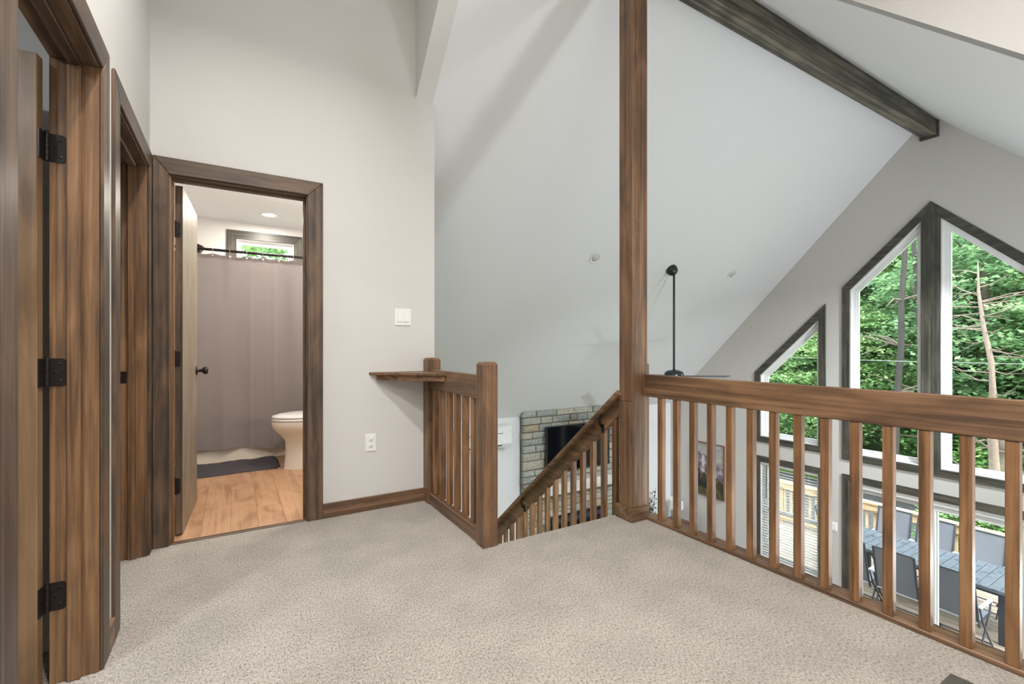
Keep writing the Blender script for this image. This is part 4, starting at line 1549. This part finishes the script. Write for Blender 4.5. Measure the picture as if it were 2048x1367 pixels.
build(m_, 'stems', BARKD, pl)
put('foliage', leaf_mesh('foliage', np.array(pp), np.full(len(pp), 0.05), np.array(tt), LEAF_P, 0.1, 9, 0.5), pl)

# blind on the lower window: every slat its own part
bl_ = thing('window_blind', 'white horizontal blind lowered over the lower window', 'blind', (XG + 0.03, 3.79, -0.7))
bx('headrail', (XG + 0.004, XG + 0.058, 3.385, 4.195, -0.745, -0.705), WHITE, bl_, 0.003)
me = MB().add([(-0.024, -0.4, 0.0), (0.0, -0.4, 0.003), (0.024, -0.4, 0.0), (-0.024, 0.4, 0.0), (0.0, 0.4, 0.003), (0.024, 0.4, 0.0),
               (-0.024, -0.4, -0.002), (0.0, -0.4, 0.001), (0.024, -0.4, -0.002), (-0.024, 0.4, -0.002), (0.0, 0.4, 0.001), (0.024, 0.4, -0.002)],
              [(0, 1, 4, 3), (1, 2, 5, 4), (9, 10, 7, 6), (10, 11, 8, 7), (0, 3, 9, 6), (2, 8, 11, 5), (0, 6, 7, 1), (1, 7, 8, 2), (3, 4, 10, 9), (4, 5, 11, 10)]).mesh('slat', WHITE)
inv = Matrix.Translation(bl_['_at']).inverted()
for k in range(33):
    o = bpy.data.objects.new('slat', me)
    COL.objects.link(o)
    o.parent = bl_
    o.matrix_parent_inverse = inv
    o.location = (XG + 0.031, 3.79, -0.79 - 0.0415 * k)
    o.rotation_euler = (0, math.radians(6), 0)
bx('bottom_rail', (XG + 0.008, XG + 0.054, 3.39, 4.19, -2.165, -2.145), WHITE, bl_, 0.002)
for y in (3.52, 4.06):
    build(MB().tube([(XG + 0.031, y, -0.745), (XG + 0.031, y, -2.15)], 0.0012, 5), 'ladder_cord', WHITE, bl_)
build(MB().tube([(XG + 0.0, 4.12, -0.74), (XG - 0.003, 4.12, -1.25)], 0.005, 8), 'wand', BLACK, bl_)

# ------------------------------------------------------------------ deck outside
DX0, DX1, DY0, DY1 = XG + 0.16, 10.62, -2.0, 8.0
dk = thing('deck', 'weathered timber deck of long boards outside the patio door', 'deck', (8.8, 2.5, DECKZ - 0.3), kind='thing')
x = DX0
while x < DX1 - 0.05:
    ys = [DY0, rs.uniform(0.5, 2.2), rs.uniform(4.2, 6.0), DY1]
    for a, b in zip(ys[:-1], ys[1:]):
        bx('board', (x, min(x + 0.135, DX1), a + 0.002, b - 0.002, DECKZ - 0.035 + rs.uniform(-.001, .001), DECKZ + rs.uniform(-0.0015, 0.0015)), DECK, dk, 0.003)
    x += 0.143
m_ = MB()
for k in range(14):
    m_.box(DX0, DX1, DY0 + 0.1 + k * 0.74, DY0 + 0.14 + k * 0.74, DECKZ - 0.24, DECKZ - 0.037)
build(m_, 'joists', PINE_X, dk)

RXo, RT = 10.48, -1.90
dr_ = thing('deck_railing', 'new yellow pine deck railing along the outer deck edge', 'railing', (RXo, 3, DECKZ))
bx('cap', (RXo - 0.03, RXo + 0.11, DY0, DY1, RT - 0.036, RT), PINE_Y, dr_, 0.004)
bx('upper_rail', (RXo, RXo + 0.038, DY0, DY1, RT - 0.18, RT - 0.038), PINE_Y, dr_, 0.003)
bx('lower_rail', (RXo, RXo + 0.038, DY0, DY1, DECKZ + 0.08, DECKZ + 0.17), PINE_Y, dr_, 0.003)
for k in range(6):
    y = DY0 + 0.1 + k * 1.93
    bx('post', (RXo + 0.04, RXo + 0.13, y - 0.045, y + 0.045, DECKZ - 0.2, RT - 0.037), PINE_Z, dr_, 0.004)
me = MB().box(-0.019, 0.019, -0.019, 0.019, 0, RT - 0.05 - DECKZ - 0.06).mesh('baluster', PINE_Z, 0.002)
inv = Matrix.Translation(dr_['_at']).inverted()
for k in range(75):
    y = DY0 + 0.2 + k * 0.13
    if y > DY1 - 0.05:
        break
    o = bpy.data.objects.new('baluster', me)
    COL.objects.link(o)
    o.parent = dr_
    o.matrix_parent_inverse = inv
    o.location = (RXo + 0.058, y, DECKZ + 0.06)

sg = thing('string_lights', 'black bulb string draped along the deck railing', 'string lights', (RXo - 0.02, 3, RT - 0.2))
pts = []
for k in range(81):
    y = 0.4 + k * 0.075
    pts.append((RXo - 0.012, y, RT - 0.15 - 0.05 * math.sin(PI * ((y - 0.4) % 0.9) / 0.9)))
build(MB().tube(pts, 0.004, 6), 'cord', BLACK, sg)
for k in range(7):
    y = 0.4 + 0.45 + 0.9 * k
    s_ = build(MB().tube([(RXo - 0.015, y, RT - 0.195), (RXo - 0.015, y, RT - 0.26)], 0.018, 10), 'socket', BLACK, sg)
    sub(MB().lathe([(0.0, -0.075), (0.02, -0.06), (0.026, -0.035), (0.015, 0.0), (0.0, 0.0)], (RXo - 0.015, y, RT - 0.26), 12), 'bulb', plain('clear_bulb', (0.35, 0.32, 0.27), 0.1), s_)

# patio table
tb = thing('patio_table', 'long slate-grey slatted patio table, wet, on the deck', 'table', (9.08, 2.83, DECKZ))
TX0, TX1, TY0, TY1, TZ = 8.59, 9.57, 1.78, 3.88, DECKZ + 0.74
ns = 18
w = (TY1 - TY0 - 0.06) / ns
for k in range(ns):
    y = TY0 + 0.03 + k * w
    bx('slat', (TX0 + 0.03, TX1 - 0.03, y + 0.004, y + w - 0.004, TZ - 0.02, TZ), WET, tb, 0.002)
m_ = MB()
m_.box(TX0, TX0 + 0.03, TY0, TY1, TZ - 0.045, TZ + 0.001)
m_.box(TX1 - 0.03, TX1, TY0, TY1, TZ - 0.045, TZ + 0.001)
m_.box(TX0 + 0.03, TX1 - 0.03, TY0, TY0 + 0.03, TZ - 0.045, TZ + 0.001)
m_.box(TX0 + 0.03, TX1 - 0.03, TY1 - 0.03, TY1, TZ - 0.045, TZ + 0.001)
build(m_, 'edge_frame', WET, tb, 0.003)
m_ = MB()
m_.box(TX0 + 0.08, TX0 + 0.11, TY0 + 0.08, TY1 - 0.08, TZ - 0.1, TZ - 0.021)
m_.box(TX1 - 0.11, TX1 - 0.08, TY0 + 0.08, TY1 - 0.08, TZ - 0.1, TZ - 0.021)
build(m_, 'apron', ALU, tb)
for x in (TX0 + 0.1, TX1 - 0.1):
    for y in (TY0 + 0.14, TY1 - 0.14):
        bx('leg', (x - 0.035, x + 0.035, y - 0.035, y + 0.035, DECKZ + 0.002, TZ - 0.046), ALU, tb, 0.004)


def make_chair(label, loc, rz):
    """Folding sling chair, facing +X of its own frame."""
    c = thing('folding_chair', label, 'chair', loc, group='patio chairs round the table', local=True, rz=rz)
    W = 0.235

    def bk(z):
        return -0.175 * (z - 0.40) / 0.66 + 0.01
    for s_ in (-1, 1):
        build(MB().tube([(0.05, s_ * W, 0.36), (0.01, s_ * W, 0.42), (bk(0.7), s_ * W, 0.7), (bk(1.05), s_ * W, 1.05), (bk(1.06) - .002, s_ * W, 1.06)], 0.0145, 8), 'back_tube', ALU, c)
    vs, fs = [], []
    for i in range(13):
        z = 0.44 + (1.045 - 0.44) * i / 12
        sag = 0.03 * math.sin(PI * i / 12)
        for j in range(7):
            y = -W + 2 * W * j / 6
            vs.append((bk(z) - sag * math.sin(PI * j / 6) * 0.8, y, z))
    for i in range(12):
        for j in range(6):
            k = i * 7 + j
            fs.append((k, k + 1, k + 8, k + 7))
    n0 = len(vs)
    vs2 = vs + [(a - 0.003, b, c_) for a, b, c_ in vs]
    fs2 = fs + [tuple(n0 + i for i in f[::-1]) for f in fs]
    build(MB().add(vs2, fs2, True), 'back_sling', SLING, c)
    build(MB().tube([(bk(1.05), -W, 1.055), (bk(1.05), W, 1.055)], 0.011, 8), 'top_bar', ALU, c)
    build(MB().tube([(bk(0.45) - 0.01, -W, 0.43), (bk(0.45) - 0.01, W, 0.43)], 0.011, 8), 'lower_bar', CHROME, c)
    vs, fs = [], []
    for i in range(9):
        x = 0.0 + 0.45 * i / 8
        for j in range(7):
            y = -W + 2 * W * j / 6
            vs.append((x, y, 0.425 + 0.02 * i / 8 - 0.018 * math.sin(PI * j / 6) * math.sin(PI * i / 8)))
    for i in range(8):
        for j in range(6):
            k = i * 7 + j
            fs.append((k, k + 1, k + 8, k + 7))
    n0 = len(vs)
    vs2 = vs + [(a, b, c_ - 0.004) for a, b, c_ in vs]
    fs2 = fs + [tuple(n0 + i for i in f[::-1]) for f in fs]
    build(MB().add(vs2, fs2, True), 'seat_sling', SLING, c)
    build(MB().tube([(0.45, -W, 0.442), (0.45, W, 0.442)], 0.012, 8), 'front_bar', ALU, c)
    for s_ in (-1, 1):
        y = s_ * (W + 0.028)
        build(MB().tube([(0.0, s_ * W, 0.425), (0.45, s_ * W, 0.442)], 0.012, 8), 'seat_tube', ALU, c)
        build(MB().prism([(bk(0.66), 0.635), (bk(0.66), 0.66), (0.2, 0.665), (0.36, 0.655), (0.38, 0.64), (0.36, 0.632)], 'Y', y - 0.022, y + 0.022), 'armrest', CHROME, c, 0.006)
        build(MB().tube([(0.33, y, 0.635), (0.28, y, 0.5), (-0.10, y, 0.012), (-0.105, y, 0.0)], 0.011, 8), 'leg', ALU, c)
        build(MB().tube([(bk(0.64), y, 0.64), (0.06, y, 0.42), (0.40, y, 0.012), (0.405, y, 0.0)], 0.011, 8), 'leg', ALU, c)
    build(MB().tube([(-0.07, -W - .028, 0.05), (-0.07, W + .028, 0.05)], 0.009, 8), 'rear_stretcher', ALU, c)
    build(MB().tube([(0.36, -W - .028, 0.06), (0.36, W + .028, 0.06)], 0.009, 8), 'front_stretcher', ALU, c)
    return c


c0 = make_chair('charcoal sling chair on the house side of the table, farthest left', (8.09, 3.42, DECKZ + 0.004), 0.0)
dup(c0, (8.09, 2.84, DECKZ + 0.004), 0.02, 'charcoal sling chair on the house side, middle, its back towards the window')
dup(c0, (8.10, 2.24, DECKZ + 0.004), -0.03, 'charcoal sling chair on the house side, seen through the patio door stile')
dup(c0, (9.83, 3.54, DECKZ + 0.004), PI + 0.02, 'charcoal sling chair on the railing side, farthest left')
dup(c0, (9.83, 2.98, DECKZ + 0.004), PI, 'charcoal sling chair on the railing side, middle')
dup(c0, (9.83, 2.40, DECKZ + 0.004), PI - 0.02, 'charcoal sling chair on the railing side, right of the patio door stile')
dup(c0, (9.05, 1.55, DECKZ + 0.004), PI / 2, 'charcoal sling chair at the right-hand head of the table')
dup(c0, (9.25, 4.20, DECKZ + 0.004), -PI / 2 - 0.1, 'charcoal sling chair at the left-hand head of the table')

pb = thing('deck_bowl', 'small dark round bowl on the deck beside a chair foot', 'bowl', (7.75, 3.04, DECKZ))
build(MB().lathe([(0.0, 0.002), (0.06, 0.002), (0.085, 0.06), (0.078, 0.06), (0.055, 0.015), (0.0, 0.012)], (7.75, 3.04, DECKZ), 20), 'shell', BLACK, pb)

# ------------------------------------------------------------------ ground and forest
def ground_h(x, y):
    x = np.asarray(x, float)
    y = np.asarray(y, float)
    h = -3.3 + 0.13 * np.clip(x - 16.5, 0, 8) + 0.45 * np.clip(x - 24.5, 0, 60)
    h = h + 0.25 * np.sin(0.35 * x + 0.6 * y) * np.clip((x - 16.5) / 6, 0, 1) + 0.02 * y * np.clip((x - 16) / 10, 0, 1)
    h = h + 0.35 * np.clip(y - 16, 0, 60) * np.clip((x - 8) / 6, 0, 1)
    return h


gx, gy = np.meshgrid(np.linspace(-20, 62, 110), np.linspace(-30, 60, 110), indexing='ij')
gz = ground_h(gx, gy)
co = np.stack([gx, gy, gz], -1).reshape(-1, 3)
fs = []
nn = 110
for i in range(nn - 1):
    for j in range(nn - 1):
        k = i * nn + j
        fs.append((k, k + nn, k + nn + 1, k + 1))
gm = MB().add([tuple(p) for p in co], fs, True)
struct(build(gm, 'ground', GROUND), 'wooded hillside of leaf litter and grass behind the deck', 'ground')
struct(bx('ground', (10.7, 16.2, 4.3, 24, -3.4, -3.24), GRAVEL), 'grey gravel drive just beyond the deck railing', 'ground')

VAR = []
for i, (mat_, n_s, per, rx_, rz_, zc_, sp, lf) in enumerate((
        (LEAF_A, 520, 62, 2.9, 3.9, 6.4, 0.62, 0.13), (LEAF_B, 560, 60, 2.7, 4.6, 7.2, 0.55, 0.13),
        (LEAF_A, 480, 62, 3.2, 3.2, 5.2, 0.70, 0.14), (LEAF_B, 520, 60, 2.6, 3.6, 5.6, 0.6, 0.13))):
    pts_, tn = crown_points(20 + i, n_s, per, rx_, rz_, zc_, sp)
    sz = lf * (0.7 + 0.6 * RNG.random(len(pts_)))
    VAR.append(leaf_mesh('crown', pts_, sz, tn, mat_, 0.75, 40 + i))
pts_, tn = crown_points(77, 170, 46, 1.0, 1.35, 1.55, 0.42, 0.04, 0.2)
SAP = leaf_mesh('foliage', pts_, 0.105 * (0.7 + 0.6 * RNG.random(len(pts_))), tn, LEAF_C, 0.9, 78)
pts_, tn = crown_points(79, 150, 46, 1.25, 0.8, 0.85, 0.42, 0.05, 0.2)
BUSH = leaf_mesh('foliage', pts_, 0.10 * (0.7 + 0.6 * RNG.random(len(pts_))), tn, LEAF_A, 0.6, 80)

rt = random.Random(12)


def tree_trunk(seed, h, r0, lean, mat):
    rr = random.Random(seed)
    pts = []
    for k in range(8):
        u = k / 7
        pts.append((lean[0] * u * h + rr.uniform(-.06, .06), lean[1] * u * h + rr.uniform(-.06, .06), -0.4 + u * (h + 0.4)))
    m = trunk_mb(pts, r0, r0 * 0.25, 10)
    for k in range(9):
        u = rr.uniform(0.3, 0.95)
        b0 = Vector(pts[int(u * 7)])
        t = rr.uniform(0, 2 * PI)
        ln = rr.uniform(1.0, 2.4) * (1.1 - u * 0.5)
        m.tube([b0, b0 + Vector((math.cos(t) * ln * .5, math.sin(t) * ln * .5, ln * 0.18)), b0 + Vector((math.cos(t) * ln, math.sin(t) * ln, ln * 0.5))],
               [r0 * 0.3, r0 * 0.18, 0.008], 6)
    return m.mesh('trunk', mat)


TR = [tree_trunk(50 + i, 9.0 + i, 0.13 + 0.03 * (i % 3), (rt.uniform(-.05, .05), rt.uniform(-.06, .06)), BARK if i % 2 else BARKD) for i in range(5)]
KIND = ['leafy maple tree with layered sprays in the woods behind the deck', 'tall deep green tree in the woods behind the deck',
        'broad spreading maple tree in the woods behind the deck', 'dense deep green tree in the woods behind the deck']
spots = []
for row, (x0, dy, y_lo, y_hi, s0) in enumerate(((17.0, 2.6, -1, 17, 0.8), (20.0, 2.7, -2, 19, 1.0), (24.0, 3.0, -3, 22, 1.15), (28.0, 3.4, -4, 27, 1.3), (35.0, 4.2, -6, 34, 1.6))):
    y = y_lo
    while y < y_hi:
        if not (-0.5 < y < 0.85 * x0):
            y += dy
            continue
        if row in (1, 2) and 0.31 < y / x0 < 0.44:
            y += dy
            continue
        spots.append((x0 + rt.uniform(-1.2, 1.2), y + rt.uniform(-0.6, 0.6), s0 * rt.uniform(0.85, 1.2)))
        y += dy
spots += [(1.0, 11.8, 0.78), (3.6, 15.5, 0.8)]
for i, (x, y, s_) in enumerate(spots):
    v = (i * 3 + i // 4) % 4
    e = thing('forest_tree', KIND[v], 'tree', (x, y, float(ground_h(x, y))), group=('maples with layered sprays', 'tall deep green trees', 'broad spreading maples', 'dense deep green trees')[v] + ' on the hillside', local=True, rz=rt.uniform(0, 6.28))
    e.scale = (s_, s_, s_)
    e['kind'] = 'thing'
    put('crown', VAR[v], e)
    put('trunk', TR[i % 5], e)

saps = [(13.9, 7.4, 1.15), (14.2, 5.6, 1.0), (13.8, 4.0, 1.2), (14.4, 8.9, 1.2), (14.1, 10.5, 1.3), (15.0, 2.2, 1.25), (13.7, 1.2, 1.0), (15.6, 6.6, 1.6), (15.8, 4.6, 1.6), (16.3, 8.3, 1.7), (15.9, 11.6, 1.7),
        (9.2, 2.6, 0.62), (9.0, 1.75, 0.7), (9.6, 0.9, 0.75), (16.6, 3.1, 1.7), (17.5, 5.7, 1.9), (17.8, 9.6, 1.9), (14.8, 12.4, 1.5), (16.4, 0.9, 1.7)]
sst = MB()
for k in range(5):
    t = 1.3 * k
    sst.tube([(0.03 * math.cos(t), 0.03 * math.sin(t), -0.2), (0.25 * math.cos(t), 0.25 * math.sin(t), 1.2), (0.55 * math.cos(t), 0.55 * math.sin(t), 2.5)], [0.022, 0.014, 0.005], 6)
SST = sst.mesh('stems', BARK)
NEAR = {2.6: 'low bright sapling just beyond the deck railing, leftmost of three', 1.75: 'low bright sapling just beyond the deck railing, middle of three', 0.9: 'low bright sapling just beyond the deck railing, nearest the right edge'}
for (x, y, s_) in saps:
    lab_ = NEAR.get(y) if x < 10 else None
    x += 2.6
    y = y * 1.14 + 0.1
    if 0.30 < y / x < 0.44 and x > 15:
        continue
    e = thing('maple_sapling', 'bright lime-green maple sapling growing in front of the woods', 'sapling', (x, y, float(ground_h(x, y))), group='lime-green saplings at the wood edge', local=True, rz=rt.uniform(0, 6.28))
    e.scale = (s_, s_, s_)
    if lab_:
        e['label'] = lab_
        e['group'] = 'low saplings beyond the deck railing'
    put('foliage', SAP, e)
    put('stems', SST, e)
bst = MB()
for k in range(6):
    t = 1.05 * k
    bst.tube([(0.02 * math.cos(t), 0.02 * math.sin(t), -0.15), (0.35 * math.cos(t), 0.35 * math.sin(t), 0.5), (0.7 * math.cos(t), 0.7 * math.sin(t), 1.1)], [0.016, 0.01, 0.004], 6)
BST = bst.mesh('stems', BARK)
for k in range(16):
    x, y = rt.uniform(19.5, 24), -1 + k * 1.05
    if 0.30 < y / x < 0.44:
        continue
    e = thing('forest_shrub', 'low green shrub on the forest floor below the trees', 'shrub', (x, y, float(ground_h(x, y))), group='shrubs of the forest floor', local=True, rz=rt.uniform(0, 6.28))
    s_ = rt.uniform(0.8, 1.4)
    e.scale = (s_, s_, s_)
    put('foliage', BUSH, e)
    put('stems', BST, e)

# the bare dead pine right of the mullion
dp = thing('dead_pine', 'bare pale dead pine with stub branches outside the right-hand window', 'tree', (11.9, 2.72, -3.35), kind='thing')
tp = [(11.9, 2.66, -3.3), (11.88, 2.70, -1.7), (11.84, 2.745, -0.6), (11.8, 2.73, 0.2), (11.8, 2.75, 0.8), (11.8, 2.86, 1.5), (11.8, 2.92, 2.1), (11.8, 2.93, 2.66)]
build(MB().tube(tp, [0.10, 0.085, 0.07, 0.052, 0.044, 0.034, 0.024, 0.008], 12), 'trunk', BARKP, dp)
rb = random.Random(8)
for k in range(34):
    u = rb.uniform(0.8, 6.6)
    i = int(u)
    b0 = Vector(tp[i]).lerp(Vector(tp[i + 1]), u - i)
    t = rb.uniform(-0.9, 0.9) + (PI / 2 if k % 2 else -PI / 2)
    ln = rb.uniform(0.25, 0.85)
    dv = Vector((math.cos(t) * 0.6, math.sin(t), rb.uniform(-0.15, 0.35)))
    q1 = b0 + dv * ln * 0.5 + Vector((0, 0, rb.uniform(-.05, .05)))
    q2 = b0 + dv * ln + Vector((rb.uniform(-.06, .06), rb.uniform(-.06, .06), rb.uniform(-.12, .12)))
    m_ = MB().tube([b0, q1, q2], [0.012, 0.008, 0.003], 6)
    q3_ = q1 + Vector((rb.uniform(-.2, .2), dv.y * 0.25, rb.uniform(-.2, .2)))
    m_.tube([q1, q3_], [0.007, 0.002], 5)
    build(m_, 'branch', BARKP, dp)
# two heavy dark conifer trunks low behind the railing
for k, (x, y, r_, lab) in enumerate(((13.0, 3.25, 0.2, 'thick grey trunk close behind the deck, low in the right-hand window'), (13.4, 2.55, 0.16, 'second thick trunk beside the dead pine, forking low'),
                                     (14.3, 5.15, 0.10, 'dark straight trunk behind the deck seen left of the mullion'), (14.9, 4.6, 0.085, 'dark trunk just left of the centre mullion'))):
    e = thing('bare_trunk', lab, 'tree', (x, y, float(ground_h(x, y))), local=True)
    e['kind'] = 'thing'
    rr = random.Random(90 + k)
    pts = [(rr.uniform(-.06, .06) * i * .3, 0.05 * i * (1 if k % 2 else -1) + rr.uniform(-.04, .04) * i * .3, -0.2 + (0.42 if k < 2 else 1.15) * i) for i in range(9)]
    build(trunk_mb(pts, r_, r_ * .45, 12), 'trunk', BARK if k < 2 else BARKD, e)
    for q_ in range(10):
        i = rr.randrange(2, 8)
        t = rr.uniform(0, 6.28)
        ln = rr.uniform(0.5, 1.3)
        b0 = Vector(pts[i])
        build(MB().tube([b0, b0 + Vector((math.cos(t) * ln * .5, math.sin(t) * ln * .5, rr.uniform(-.1, .25))), b0 + Vector((math.cos(t) * ln, math.sin(t) * ln, rr.uniform(-.3, .5)))], [0.03, 0.02, 0.006], 6), 'branch', BARK, e)

cb = thing('utility_cable', 'thin pale overhead cable crossing in front of the woods', 'cable', (14, 4, 0.7))
pts = [(14.0, y, 0.72 + 0.004 * (y - 4) ** 2) for y in np.linspace(-6, 14, 24)]
build(MB().tube(pts, 0.005, 6), 'wire', CABLE, cb)
for y in (-6.0, 14.0):
    build(MB().tube([(14.0, y, -3.6), (14.0, y, 1.6)], 0.1, 10), 'pole', BARK, cb)
